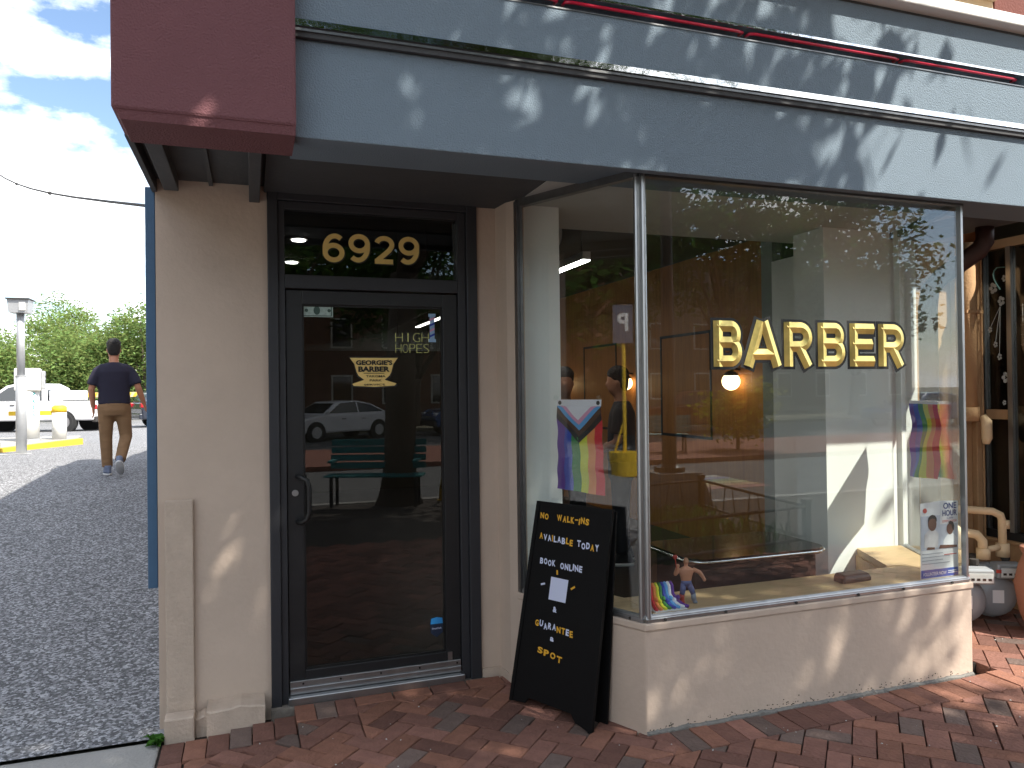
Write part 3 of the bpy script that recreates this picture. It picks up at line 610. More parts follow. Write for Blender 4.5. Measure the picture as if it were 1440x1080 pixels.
for k, (yy, z, c) in enumerate(((.62, 1.45, 'f_purple'), (.66, 1.3, 'merch'), (.56, 1.25, 'merch'), (.7, 1.6, 'wood_pale'), (.6, 1.1, 'f_green'))):
    obj('hanging_stock', MB().ball((3.55, yy, z), (.05, .07, .1), 10, 7), c, NB)
gr = MB()
for k in range(5): gr.box(3.46, 3.466, .5+.06*k, .504+.06*k, 1.85, 2.15).box(3.467, 3.471, .48, .76, 1.86+.07*k, 1.864+.07*k)
obj('wire_grid', gr, 'white_cap', NB)
box('street_front', 'stucco_tan', NB, 3.42, 9, -.06, -.021, -.1, 2.5655)
box('upper_storey', 'red_brown', NB, 2.93, 11, .5, 9, 3.58, 7.5)
cn = box('cornice', 'cream_trim', NB, 2.25, 2.9295, .42, 9, 4.10, 4.3)
for k in range(12): obj('dentil', MB().box(2.3, 2.92, .5+.22*k, .58+.22*k, 4.0, 4.0995), 'cream_trim', NB, bevel=.01)

# ================================================================== things at the shop front
# sandwich board leaning on the bay
b1, b2 = Vector((-.481, .559, 0)), Vector((-.241, .086, 0)); be = (b2-b1).normalized(); bu = (Vector((.9, .435, 0))*.13+Vector((0, 0, 1))).normalized(); bn = be.cross(bu)  # bn points to the street
if bn.dot(Vector((-.9, -.435, 0))) < 0: bn = -bn
def bp(u, v, d=0.): return b1+be*u+bu*v+bn*d
SB = thing('sandwich_board', 'black sandwich board leaning on the bay with yellow and white stuck-on letters', 'sign board', tuple(b1))
inv = Matrix.Translation(-b1)
def sbobj(name, mb_, m, **k):
    me = mb_.mesh(name); me.transform(inv); return link(name, me, m, SB, **k)
outl = [(0, .004), (.105, .015), (.128, .045), (.40, .045), (.425, .012), (.53, -.012), (.567, 1.023), (.089, 1.021)]
sbobj('panel', MB().slab([bp(u, v, -.012) for u, v in outl], bn, .010), 'board_black', bevel=.002)
sbobj('frame', MB().slab([bp(0, .004, -.016), bp(.022, .007, -.016), bp(.111, 1.021, -.016), bp(.089, 1.021, -.016)], bn, .019)
      .slab([bp(.508, -.011, -.016), bp(.53, -.012, -.016), bp(.567, 1.023, -.016), bp(.545, 1.023, -.016)], bn, .019)
      .slab([bp(.111, 1.0, -.016), bp(.545, 1.002, -.016), bp(.545, 1.0225, -.016), bp(.111, 1.0205, -.016)], bn, .0185), 'board_black')
bo = [(u, v, -.016-.10*(1.02-v)) for u, v in outl]
sbobj('back_panel', MB().slab([bp(u, v+(.003 if v < .1 else -.01), min(d, -.03)) for u, v, d in bo], bn, -.010), 'board_black')
sbobj('spreader_cord', MB().tube([bp(.27, .05, -.02), bp(.25, .03, -.06), bp(.26, .05, -.10)], .004, 6), 'iron')
def board_letters(s, u0, u1, v0, v1, h, cols, jit=.004):
    rel = [dict(W=1.45, I=.42, E=.85, L=.85, N=1.05, O=1.05).get(c, 1.) for c in s]; rel = [.9 if c == '-' else r_ for c, r_ in zip(s, rel)]
    tot = sum(rel); acc = 0.
    for i, ch in enumerate(s):
        wch = (u1-u0)*rel[i]/tot; t = (acc+rel[i]/2)/tot; acc += rel[i]
        me = text_mesh(ch, 1, .0, .045); hh = h*(.75 if ch.islower() else (.2 if ch == '-' else 1.)); ww = wch*.82 if ch != 'I' else h*.24
        ww = min(ww, h*1.1); fit(me, -ww/2, (-hh/2), ww, hh); an = random.gauss(0, .06)
        cu, cv = u0+(u1-u0)*t, v0+(v1-v0)*t+random.uniform(-jit, jit)
        rot = Matrix.Rotation(an+.02, 2)
        def fn(c):
            p = rot @ Vector((c.x, c.y)); return bp(cu+p.x, cv+p.y, .0015)-b1
        link('letter', xform(me, fn), 'letter_yellow' if cols[i % len(cols)] == 'y' else 'letter_white', SB)
board_letters('NO', .118, .178, .950, .950, .030, 'y'); board_letters('WALK-INS', .228, .437, .950, .948, .031, 'y')
board_letters('AVAILABLE', .122, .345, .848, .840, .031, 'ywwywwwyy'); board_letters('TODAY', .368, .505, .838, .830, .031, 'wwwyw')
board_letters('BOOK', .138, .245, .730, .722, .030, 'w'); board_letters('ONLINE', .272, .414, .722, .718, .031, 'w')
board_letters('&', .244, .274, .500, .500, .028, 'w'); board_letters('GUARANTEE', .136, .384, .424, .402, .031, 'ywwwwyywy', .007)
board_letters('a', .240, .268, .357, .357, .028, 'w'); board_letters('SPOT', .163, .330, .292, .272, .031, 'y')
for (ua, va, ub, vb, c) in ((.256, .694, .259, .672, 'letter_yellow'), (.157, .609, .183, .617, 'letter_white'), (.351, .617, .374, .633, 'letter_yellow')):
    d = (Vector((ub-ua, vb-va))).normalized(); pn = Vector((-d.y, d.x))*.0045
    sbobj('dash', MB().slab([bp(ua+pn.x, va+pn.y, 0), bp(ua-pn.x, va-pn.y, 0), bp(ub-pn.x, vb-pn.y, 0), bp(ub+pn.x, vb+pn.y, 0)], bn, .0015), c)
sbobj('paper_square', MB().slab([bp(.213, .545, 0), bp(.322, .546, 0), bp(.331, .657, 0), bp(.221, .657, 0)], bn, .001), 'letter_white')
# flags
def cloth(name, m, parent, poly_uv, fn, off=0.):
    return None
def flag_grid(uvfn, u0, u1, v0, v1, nu=4, nv=24):
    mb_ = MB(); pts = [uvfn(u0+(u1-u0)*i/nu, v0+(v1-v0)*j/nv) for j in range(nv+1) for i in range(nu+1)]
    return mb_.add(pts, [(j*(nu+1)+i, j*(nu+1)+i+1, (j+1)*(nu+1)+i+1, (j+1)*(nu+1)+i) for j in range(nv) for i in range(nu)])
tL = Vector((.435, -.9, 0)).normalized(); inL = -nL
FO = Vector((-.245, .508, 1.532))+inL*.03
P1 = thing('pride_flag', 'progress pride flag with chevron hanging inside the left bay pane', 'flag', tuple(FO))
Wf, Hf = .29, .46
def fuv1(u, v, d=0.):   # u 0..1 right, v 0 (top)..1 (bottom)
    rip = .006*math.sin(u*9+v*4)*v+.004*math.sin(v*22+u*2)
    return tL*(u*Wf+.02*v*u)+Vector((0, 0, -v*Hf-.012*u*v))+inL*(rip+.008+d)
for k, c in enumerate(('f_purple', 'f_indigo', 'f_green', 'f_yellow', 'f_orange', 'f_red')):
    obj('stripe', flag_grid(fuv1, k/6, (k+1)/6, .07, 1.0), c, P1, smooth=True)
obj('header', flag_grid(fuv1, 0, 1, 0, .0695), 'f_white', P1, smooth=True)
def chev(apex, c, lay):
    N = 14; J = 6; pts = []
    for i in range(N+1):
        u = i/N; vb = max(.0705, apex-.52*abs(u-.5)/1.); pts += [fuv1(u, .07+(vb-.07)*j/J, -lay) for j in range(J+1)]
    obj('chevron', MB().add(pts, [(i*(J+1)+j, (i+1)*(J+1)+j, (i+1)*(J+1)+j+1, i*(J+1)+j+1) for i in range(N) for j in range(J)]), c, P1, smooth=True)
chev(.47, 'f_black', .0012); chev(.40, 'f_brown', .0020); chev(.335, 'f_blue', .0028); chev(.275, 'f_pink', .0036); chev(.225, 'f_white', .0044)
for u in (.02, .98):
    obj('suction_cup', MB().ball(tuple(fuv1(u, -.02)-inL*.012), .014, 10, 7), 'clear_plastic', P1)
    obj('grommet', MB().tube([fuv1(u*.9+.05, .035)-inL*.003, fuv1(u*.9+.05, .035)-inL*.001], .011, 10), 'iron', P1)
tR = (Vector((1.99, 0, 0))-Vector((2.38, .78, 0))).normalized(); inR = -nR
FO2 = Vector((2.254, .595, 1.487))
P2 = thing('rainbow_flag', 'rippled six-stripe rainbow flag hanging beside the volunteer poster', 'flag', tuple(FO2))
def fuv2(u, v, d=0.):
    rip = .016*math.sin(u*7+v*5)*v+.006*math.sin(v*14)
    return tR*(u*.42+.01*v)+Vector((.02*math.sin(v*5), 0, -v*.48+.03*u*v))+inR*(rip+.008)
for k, c in enumerate(('f_purple', 'f_indigo', 'f_green', 'f_yellow', 'f_orange', 'f_red')):
    obj('stripe', flag_grid(fuv2, k/6, (k+1)/6, .04, 1.0), c, P2, smooth=True)
obj('header', flag_grid(fuv2, 0, 1, 0, .0395), 'f_white', P2, smooth=True)
for u in (.0, 1.): obj('suction_cup', MB().ball(tuple(fuv2(u, -.02)), .014, 10, 7), 'clear_plastic', P2)
# poster
PO = thing('poster', 'white and blue volunteer poster of two children standing in the bay window', 'poster', (1.702, .035, .53))
Q = [0]
def pr_(name, m, pts, lay):
    return obj(name, MB().slab([(x, -.0012*lay, z) for x, z in pts][::-1] if False else [(x, -.0012*lay, z) for x, z in pts], (0, 1, 0), .001), m, PO)
def rect(x0, x1, z0, z1): return [(x0, z0), (x1, z0), (x1, z1), (x0, z1)]
def ell(cx, cz, rx, rz, n=14): return [(cx+rx*math.cos(2*math.pi*k/n), cz+rz*math.sin(2*math.pi*k/n)) for k in range(n)]
pr_('sheet', 'paper', [(0, 0), (.272, 0), (.276, .412), (.15, .418), (.004, .41)], 0)
pr_('photo', 'print_photo', rect(.006, .27, .155, .34), 1)
pr_('band', 'print_blue', rect(.003, .271, .004, .048), 1)
pr_('photo_shirt', 'print_shirt', [(.025, .17), (.125, .165), (.13, .24), (.10, .268), (.065, .268), (.03, .24)], 2)
pr_('photo_shirt', 'print_shirt2', [(.16, .165), (.262, .165), (.262, .21), (.235, .236), (.20, .236), (.165, .2)], 2)
pr_('photo_head', 'print_skin', ell(.085, .295, .03, .038), 3); pr_('photo_hair', 'print_hair', [(.053, .305), (.056, .328), (.07, .342), (.085, .346), (.102, .342), (.114, .328), (.117, .305), (.105, .322), (.085, .326), (.065, .32)][::-1], 4)
pr_('photo_head', 'print_skin', ell(.212, .262, .024, .032), 3); pr_('photo_hair', 'print_hair', [(.205, .29), (.2, .30), (.215, .305), (.235, .298), (.243, .275), (.238, .25), (.228, .262), (.225, .282)][::-1], 4)
pr_('photo_arm', 'print_skin', [(.13, .158), (.262, .158), (.262, .17), (.14, .178)], 3); pr_('photo_arm', 'print_skin', [(.04, .158), (.10, .156), (.10, .168), (.05, .172)], 3)
pr_('headline_panel', 'paper', [(.142, .29), (.272, .29), (.275, .41), (.15, .416)], 2)
for s_, x0, z0, ww, hh, m in (('ONE', .165, .372, .095, .034, 'print_navy'), ('HOUR', .158, .333, .105, .033, 'print_navy'), ('CAN', .19, .316, .045, .012, 'print_navy'), ('EMPOWER', .158, .298, .105, .013, 'print_red'), ('VOLUNTEER NOW', .012, .016, .17, .018, 'paper')):
    wall_text('lettering', s_, m, PO, x0, z0, ww, hh, -.0042 if m != 'paper' else -.0032, offset=.02 if hh > .02 else 0)
pr_('logo', 'print_red', ell(.035, .37, .014, .014), 2)
for k in range(4): pr_('text_line', 'print_grey', rect(.012, .16+.05*(k % 2), .132-.018*k, .136-.018*k), 1)
pr_('text_line', 'paper', rect(.195, .262, .02, .024), 2); pr_('text_line', 'paper', rect(.195, .255, .03, .034), 2); pr_('text_line', 'print_red', rect(.17, .26, .120, .124), 1)
obj('stand', MB().slab([(.10, .003, .39), (.13, .003, .39), (.13, .07, 0), (.10, .07, 0)], (0, -.9, .4), -.003), 'clear_plastic', PO)
# banknote, neon sign
BN = thing('banknote', 'banknote taped inside the upper corner of the door glass', 'banknote', (-1.463, .9815, 1.982))
obj('sheet', MB().box(0, .166, -.001, 0, 0, .066), 'note_green', BN)
obj('print_border', MB().box(.006, .160, -.0016, -.0011, .004, .008).box(.006, .160, -.0016, -.0011, .058, .062).box(.006, .011, -.0016, -.0011, .0085, .0575).box(.155, .160, -.0016, -.0011, .0085, .0575), 'note_dark', BN)
obj('print_portrait', MB().slab([(x, -.0018, z) for x, z in ell(.083, .034, .017, .023)], (0, 1, 0), .0006), 'note_dark', BN)
for x in (.022, .138): obj('print_seal', MB().slab([(x_, -.0018, z_) for x_, z_ in ell(x+.008, .034, .009, .009)], (0, 1, 0), .0006), 'note_dark', BN)
NS = thing('neon_sign', 'thin yellow HIGH HOPES neon sign hanging inside behind the door', 'neon sign', (-.595, 3.0, 1.9))
for s_, z0 in (('HIGH', .09), ('HOPES', 0)):
    for i, ch in enumerate(s_):
        n = len(s_); wall_text('letter', ch, 'yellow_neon', NS, i*.29/n+(.028 if ch == 'I' else 0), z0, .29/n*(.82 if ch != 'I' else .1), .072, 0, offset=-.03)
for x in (.02, .27): obj('hanging_wire', MB().tube([(x, .005, .16), (x, .005, 1.06)], .002, 5), 'iron', NS)
# toys and case on the ledge
LZ = .5278
T1 = thing('wrestler_toy', 'small bare-chested muscular toy figure with red and grey boots on the ledge', 'toy figure', (.30, .13, LZ), R(-15))
tb = MB().rings([(0, 0, .105, .024, .016), (0, 0, .125, .028, .018), (0, 0, .15, .036, .021), (0, 0, .168, .034, .02), (0, 0, .178, .014, .012)]).tube([(0, 0, .17), (0, 0, .195)], .009, 8).ball((0, -.001, .205), (.0135, .015, .018), 12, 8).ball((0, -.016, .203), (.004, .004, .005), 6, 4)
tb.tube([(-.034, 0, .165), (-.056, -.008, .145), (-.048, -.016, .175), (-.046, -.018, .182)], [.011, .011, .0095, .008], 10).ball((-.046, -.018, .188), .0095, 8, 6)
tb.tube([(.034, 0, .165), (.066, -.006, .150), (.085, -.012, .122)], [.011, .0105, .0085], 10).ball((.087, -.013, .115), .0095, 8, 6)
o = obj('body', tb, 'toy_skin', T1, smooth=True); rm = o.modifiers.new('r', 'REMESH'); rm.mode = 'VOXEL'; rm.voxel_size = .0028; rm.use_smooth_shade = True
obj('trousers', MB().rings([(0, 0, .088, .026, .018), (0, 0, .112, .025, .0175)]).tube([(-.012, 0, .095), (-.020, -.004, .06), (-.022, 0, .04)], [.016, .0145, .012], 10).tube([(.012, 0, .095), (.026, -.004, .065), (.034, 0, .043)], [.016, .0145, .012], 10), 'toy_blue', T1, smooth=True)
obj('boot', MB().tube([(-.022, 0, .045), (-.023, 0, .012)], [.0135, .012], 10).ball((-.023, -.008, .008), (.012, .02, .009), 10, 6), 'toy_red', T1, smooth=True)
obj('boot', MB().tube([(.034, 0, .048), (.038, 0, .012)], [.0135, .012], 10).ball((.04, -.008, .008), (.012, .02, .009), 10, 6), 'toy_grey', T1, smooth=True)
obj('raised_sign', MB().tube([(-.052, -.02, .165), (-.060, -.022, .225)], .0025, 6).ball((-.06, -.022, .232), (.012, .006, .012), 8, 6), 'toy_red', T1)
T2 = thing('rainbow_toy', 'rainbow striped waterfall toy flowing onto the ledge', 'toy', (.078, .11, LZ))
for k, c in enumerate(('f_red', 'f_orange', 'f_yellow', 'f_green', 'f_indigo', 'f_blue', 'f_white', 'f_purple')):
    x = .012+k*.0165; dx = .004*k
    obj('stripe', MB().tube([(x, .03, .001+.02), (x, .03, .10), (x, .012, .112), (x, -.002, .10), (x+.1*dx, -.004, .06+.002*(k % 3)), (x+dx*.7, -.018, .03), (x+dx*1.4, -.04, .012), (x+dx*2, -.06, .009)], [.0086]*6+[.0092, .008], 8), c, T2, smooth=True)
    obj('drip', MB().ball((x+dx*.8, -.02, .035+.012*(k % 2)), (.009, .012, .012), 8, 6), c, T2, smooth=True)
obj('foot', MB().box(-.004, .17, -.072, .05, 0, .004), 'paper', T2, bevel=.001)
T3 = thing('glasses_case', 'black leather glasses case lying on the wooden window ledge', 'case', (1.255, .11, LZ), R(2))
obj('body', MB().add([(0, .005, 0), (.2, .005, 0), (.2, .085, 0), (0, .085, 0), (.004, 0, .022), (.196, 0, .022), (.196, .085, .028), (.004, .085, .028), (.012, .012, .043), (.188, .012, .043), (.188, .078, .05), (.012, .078, .05)], [(3, 2, 1, 0), (8, 9, 10, 11)]+[(4*k+i, 4*k+(i+1) % 4, 4*k+4+(i+1) % 4, 4*k+4+i) for k in (0, 1) for i in range(4)]), 'leather', T3, bevel=.012, seg=3)
obj('lid_seam', MB().box(.012, .188, -.0006, .003, .023, .025), 'iron', T3)
# gas meters and piping
def meter(x, y, label, rz):
    t = thing('gas_meter', label, 'gas meter', (x, y, -.006), rz, 'gas meters in the alcove')
    drum = MB().tube([(0, .09, .17), (0, .085, .17), (0, .05, .17), (0, -.05, .17), (0, -.085, .17), (0, -.105, .17)], [.08, .12, .145, .145, .125, .07], 24)
    obj('drum', drum, 'meter_grey', t, smooth=True)
    obj('flange', MB().tube([(0, .012, .17), (0, -.012, .17)], .158, 24), 'meter_grey', t)
    obj('name_plate', MB().box(-.035, .035, -.109, -.1055, .13, .215), 'paper', t)
    obj('head', MB().tube([(0, .0, .27), (0, .0, .36)], .075, 16).tube([(-.1, .01, .345), (.1, .01, .345)], .034, 12), 'meter_grey', t, smooth=True)
    ib = obj('index_box', MB().box(-.02, .155, -.15, -.03, .30, .395), 'meter_grey', t, bevel=.012)
    obj('dial', MB().box(.0, .145, -.1535, -.1505, .312, .372), 'paper', t)
    for k in range(4): obj('dial_mark', MB().box(.012+.034*k, .032+.034*k, -.1552, -.1540, .325, .34), 'ink', t)
    obj('window_cover', MB().box(-.012, .15, -.163, -.1565, .305, .39), 'clear_plastic', t)
    obj('tag', MB().box(-.03, .0, -.156, -.1508, .34, .362), 'print_red', t)
    for x_ in (-.1, .1): obj('inlet', MB().tube([(x_, .01, .33), (x_, .01, .415)], .022, 12).tube([(x_, .01, .395), (x_, .01, .43)], .03, 8), 'iron', t)
    return t
meter(2.72, .66, 'grey gas meter tucked behind the end of the bay base', R(-28)); meter(3.03, .68, 'grey gas meter standing in full view in the alcove', R(-28))
GP = thing('gas_piping', 'cream painted gas pipes and elbows above the meters', 'pipe', (2.6, .62, .40))
def gpipe(pts, r=.026, nm='pipe'): return obj(nm, MB().tube([(x-2.6, y-.62, z-.40) for x, y, z in pts], r, 12), 'cream_pipe', GP, smooth=True)
gpipe([(2.70, .88, .72), (2.80, .86, .73), (2.98, .74, .72), (3.06, .68, .715), (3.10, .655, .69), (3.11, .65, .65), (3.11, .65, .42)]); gpipe([(3.11, .65, .50), (3.11, .65, .41)], .042, 'fitting'); gpipe([(3.13, .65, .655), (3.13, .65, .60)], .033, 'fitting')
gpipe([(2.72, .80, .58), (2.83, .72, .585), (2.90, .67, .57), (2.93, .655, .53), (2.93, .65, .42)], .03); gpipe([(2.93, .65, .48), (2.93, .65, .41)], .042, 'fitting'); gpipe([(2.96, .65, .47), (3.08, .65, .475)], .02)
gpipe([(2.62, .75, .66), (2.68, .70, .655), (2.71, .66, .62), (2.72, .64, .56), (2.72, .64, .42)], .028); gpipe([(2.72, .64, .49), (2.72, .64, .41)], .04, 'fitting'); gpipe([(2.78, .87, .735), (2.84, .83, .735)], .034, 'fitting')
# clay pot at the sunny end
CP = thing('clay_pot', 'round terracotta planter on the brick beside the gas meters', 'planter', (3.0, .29, -.006))
obj('pot', MB().rings([(0, 0, 0, .09, .09), (0, 0, .02, .11, .11), (0, 0, .15, .16, .16), (0, 0, .33, .19, .19), (0, 0, .45, .16, .16), (0, 0, .52, .13, .13), (0, 0, .56, .15, .15), (0, 0, .575, .15, .15), (0, 0, .56, .12, .12)]), 'clay', CP, smooth=True)
CP.scale = (.82, .82, .97)
# letter board
LB = thing('letter_board', 'small black letter board with wooden frame leaning in the neighbouring window', 'letter board', (3.425, .755, .535))
def lbx(n_, m, y0, y1, x0, x1, z0, z1, **k): return obj(n_, MB().box(x0, x1, -y1, -y0, z0, z1), m, LB, **k)
lbx('panel', 'black_matte', .0, .30, .004, .012, 0, .22)
obj('frame', MB().box(0, .014, -.018, 0, 0, .22).box(0, .014, -.30, -.282, 0, .22).box(0, .0135, -.282, -.018, 0, .016).box(0, .0135, -.282, -.018, .204, .22), 'wood_frame', LB)
for s_, y0, z0, ww in (('* S', .035, .17, .10), ('STA', .03, .13, .12), ('*', .045, .092, .02), ('<75h', .02, .055, .13), ('*', .04, .025, .02)):
    me = fit(text_mesh(s_, 1, 0, .01), 0, 0, ww, .024); me = xform(me, lambda c: Vector((.003, -(y0+c.x), z0+c.y))); link('letter', me, 'letter_white', LB)

# ================================================================== shop interior things
for i, (y, nm) in enumerate(((2.96, 'glowing globe lamp on the plank wall just under the word on the window'), (5.08, 'glowing globe lamp half hidden behind the yellow pole'), (7.12, 'glowing globe lamp furthest down the plank wall'))):
    t = thing('globe_lamp', nm, 'lamp', (2.6, y, 1.64+.01*i), 0, 'globe lamps along the plank wall')
    obj('globe', MB().ball((0, 0, 0), .085, 20, 14), 'globe', t, smooth=True)
    obj('cap', MB().tube([(0, 0, .055), (0, 0, .088), (0, 0, .10)], [.078, .045, .02], 16), 'black_matte', t)
    obj('arm', MB().tube([(0, 0, .095), (.04, 0, .12), (.125, 0, .11)], .012, 8), 'black_matte', t)
for y0, y1, nm in ((3.42, 4.42, 'black framed mirror between the two nearest globe lamps'), (5.5, 6.5, 'black framed mirror behind the standing barber'), (7.6, 8.5, 'black framed mirror at the far end of the plank wall')):
    t = thing('wall_mirror', nm, 'mirror', (2.715, y0, 1.05), 0, 'mirrors on the plank wall')
    h = 1.12; L = y1-y0
    obj('glass', MB().box(-.008, 0, .02, L-.02, .02, h-.02), 'mirror', t)
    obj('frame', MB().box(-.02, .01, 0, .03, 0, h).box(-.02, .01, L-.03, L, 0, h).box(-.019, .01, .03, L-.03, 0, .03).box(-.019, .01, .03, L-.03, h-.03, h), 'black_matte', t)
LT = thing('linear_light', 'long white tube light hanging from the shop ceiling', 'ceiling light', (.81, 2.32, 2.6))
obj('housing', MB().box(-.035, .035, 0, 6.4, .012, .075), 'white_wall', LT); obj('diffuser', MB().box(-.03, .03, .005, 6.395, 0, .0115), 'tube_light', LT)
for y in (.1, 3, 6): obj('hanger', MB().tube([(0, y, .0755), (0, y, .36)], .004, 6), 'iron', LT)
DU = thing('air_duct', 'fat round ribbed duct under the shop ceiling', 'duct', (.2, 1.9, 2.72))
obj('pipe', MB().tube([(0, 0, 0), (0, 7, 0)], .22, 28), 'duct', DU, smooth=True)
for k in range(16): obj('rib', MB().tube([(0, .12*k*1.5, 0), (0, .12*k*1.5+.02, 0)], .226, 28, cap=False), 'duct', DU)
obj('end_cap', MB().tube([(0, -.006, 0), (0, -.001, 0)], .22, 28), 'ceiling', DU)
for j, (x, y) in enumerate(((-1.3, 2.6), (-1.3, 3.8), (-1.3, 5.0))):
    t = thing('downlight', ['bright round ceiling light close behind the transom', 'round ceiling light second back from the transom', 'round ceiling light deepest behind the transom'][j], 'ceiling light', (x, y, 2.93), 0, 'downlights behind the transom')
    obj('trim', MB().tube([(0, 0, .029), (0, 0, .01)], .075, 18), 'white_wall', t); obj('lens', MB().tube([(0, 0, .009), (0, 0, .0)], .06, 18), 'tube_light', t)
SP = thing('speaker', 'small black loudspeaker high on the pale corner wall', 'speaker', (2.46, 2.07, 2.57))
obj('cabinet', MB().box(-.085, .085, -.12, -.005, 0, .24), 'black_matte', SP, bevel=.01); obj('cone', MB().tube([(0, -.121, .08), (0, -.126, .08)], .06, 16), 'iron', SP); obj('tweeter', MB().tube([(0, -.121, .19), (0, -.125, .19)], .025, 12), 'iron', SP); obj('bracket', MB().box(-.02, .02, -.005, .02, .1, .14), 'iron', SP)
TB = thing('black_table', 'glossy black table with bright metal edge behind the window ledge', 'table', (.93, .61, -.012))
def rrect(hx, hy, r, n=5):
    return [(sx*(hx-r)+r*math.cos(a), sy*(hy-r)+r*math.sin(a)) for sx, sy, a0 in ((1, 1, 0), (-1, 1, 90), (-1, -1, 180), (1, -1, 270)) for a in [R(a0+90*k/n) for k in range(n+1)]]
obj('top', MB().prism(rrect(.45, .27, .11), .655, .685), 'black_gloss', TB)
obj('edge_band', MB().tube([(x, y, .67) for x, y in rrect(.455, .275, .11)+[rrect(.455, .275, .11)[0]]], .007, 6), 'chrome', TB, smooth=True)
for sx in (-1, 1):
    obj('leg', MB().tube([(sx*.3, 0, .02), (sx*.3, 0, .654)], .035, 12), 'black_matte', TB); obj('foot', MB().tube([(sx*.3, 0, 0), (sx*.3, 0, .02)], .14, 20), 'black_matte', TB)
obj('apron', MB().box(-.40, .40, -.2, .2, .05, .6545), 'black_matte', TB)

# ================================================================== people
def remesh(o, v):
    r_ = o.modifiers.new('r', 'REMESH'); r_.mode = 'VOXEL'; r_.voxel_size = v; r_.use_smooth_shade = True
    s_ = o.modifiers.new('s', 'SMOOTH'); s_.factor = .5; s_.iterations = 6; return o
def hand(mb_, w_, d, side_):   # wrist point, direction down the hand
    w_ = Vector(w_); d = Vector(d).normalized(); lat = Vector((0, 1, 0)) ; lat = (lat-d*lat.dot(d)).normalized(); nrm = d.cross(lat)
    mb_.tube([w_-d*.02, w_+d*.03, w_+d*.075, w_+d*.095], [(.018, .024), (.018, .036), (.017, .040), (.012, .036)], 10)
    for k, L in enumerate((.062, .074, .070, .052)):
        b = w_+d*.085+lat*(.027-.018*k); c = nrm*(.012*side_)
        mb_.tube([b, b+d*L*.5+c*.3, b+d*L*.85+c*1.4, b+d*L*.98+c*2], [.0095, .009, .008, .006], 7)
    b = w_+d*.03+lat*.03
    mb_.tube([b, b+d*.03+lat*.022, b+d*.06+lat*.026+nrm*.008*side_], [.012, .011, .008], 7)
def person(name, label, loc, rz, J, mats, vox=.014, hem=.93, neckz=1.5, group=None, scale=1.):
    t = thing(name, label, 'person', loc, rz, group); t.scale = (scale,)*3
    hx, hy = J['head']
    b = MB()
    b.rings([(0, 0, .88, .15, .105), (0, 0, 1.0, .145, .10), (0, -.005, 1.2, .16, .105), (0, -.01, 1.36, .16, .095), (0, -.01, 1.42, .11, .075), (0, -.005, 1.47, .065, .06)])
    b.tube([(0, -.01, 1.42), (hx*.5, hy*.4-.005, 1.52), (hx, hy, 1.60)], [.066, .058, .06], 14)
    b.rings([(hx, hy+.005, 1.545, .05, .06), (hx, hy+.005, 1.58, .066, .082), (hx, hy, 1.64, .075, .093), (hx, hy-.005, 1.70, .077, .096), (hx, hy-.01, 1.75, .066, .083), (hx, hy-.01, 1.775, .035, .05)])
    b.ball((hx, hy+.098, 1.64), (.013, .018, .022), 8, 6)       # nose
    for s in (-1, 1):
        b.ball((hx+s*.08, hy-.005, 1.645), (.01, .02, .03), 8, 6)   # ears
        sh, el, wr = J['arm'+('L' if s < 0 else 'R')]
        b.tube([Vector(sh)+Vector((-s*.03, 0, -.05)), Vector(sh).lerp(Vector(el), .5), el, Vector(el).lerp(Vector(wr), .35), wr], [.045, .046, .041, .04, .027], 12)
        hand(b, wr, Vector(wr)-Vector(el)+Vector((0, 0, -.08)), s)
        hp, kn, an = J['leg'+('L' if s < 0 else 'R')]
        b.tube([hp, Vector(hp).lerp(Vector(kn), .5), kn, Vector(kn).lerp(Vector(an), .4), an], [.088, .072, .054, .052, .038], 12)
    remesh(obj('body', b, 'skin', t, smooth=True), vox*.62)
    sh_ = MB().rings([(0, 0, hem, .195, .135), (0, 0, hem+.05, .192, .132), (0, .0, 1.08, .187, .128), (0, -.005, 1.25, .196, .128), (0, -.012, 1.36, .205, .122), (0, -.012, 1.42, .17, .10), (0, -.01, 1.462, .10, .08), (0, -.008, 1.485, .072, .07)])
    for s in (-1, 1):
        sh, el, wr = J['arm'+('L' if s < 0 else 'R')]; sh = Vector(sh); el = Vector(el)
        sh_.tube([Vector((s*.06, -.01, 1.425)), Vector((s*.135, -.01, 1.405)), sh+Vector((-s*.012, 0, -.025)), sh.lerp(el, .45), sh.lerp(el, .8)], [.055, .064, .068, .069, .074], 14)
    remesh(obj('shirt', sh_, mats['shirt'], t, smooth=True), vox)
    tr = MB().rings([(0, 0, .78, .17, .125), (0, -.008, .86, .182, .135), (0, -.005, .95, .178, .127), (0, 0, 1.0, .17, .115)])
    for s in (-1, 1):
        hp, kn, an = [Vector(q) for q in J['leg'+('L' if s < 0 else 'R')]]
        tr.tube([hp+Vector((0, 0, .05)), hp, hp.lerp(kn, .5), kn, kn.lerp(an, .3), kn.lerp(an, .7), an.lerp(kn, .06)], [.10, .108, .09, .078, .074, .068, .066], 14)
    remesh(obj('trousers', tr, mats['trousers'], t, smooth=True), vox)
    hr = MB().rings([(hx, hy-.055, 1.575, .045, .032), (hx, hy-.045, 1.61, .07, .056), (hx, hy-.022, 1.67, .083, .085), (hx, hy-.008, 1.72, .087, .101), (hx, hy-.008, 1.76, .080, .095), (hx, hy-.01, 1.79, .062, .07), (hx, hy-.01, 1.80, .02, .03)])
    for k in range(60):
        a = rng.uniform(0, 6.28); e_ = rng.uniform(.2, 1.4); hr.ball((hx+.084*math.cos(a)*math.cos(e_), hy-.01+.098*math.sin(a)*math.cos(e_), 1.715+.09*math.sin(e_)), .013, 6, 4)
    remesh(obj('hair', hr, 'hair', t, smooth=True), .008)
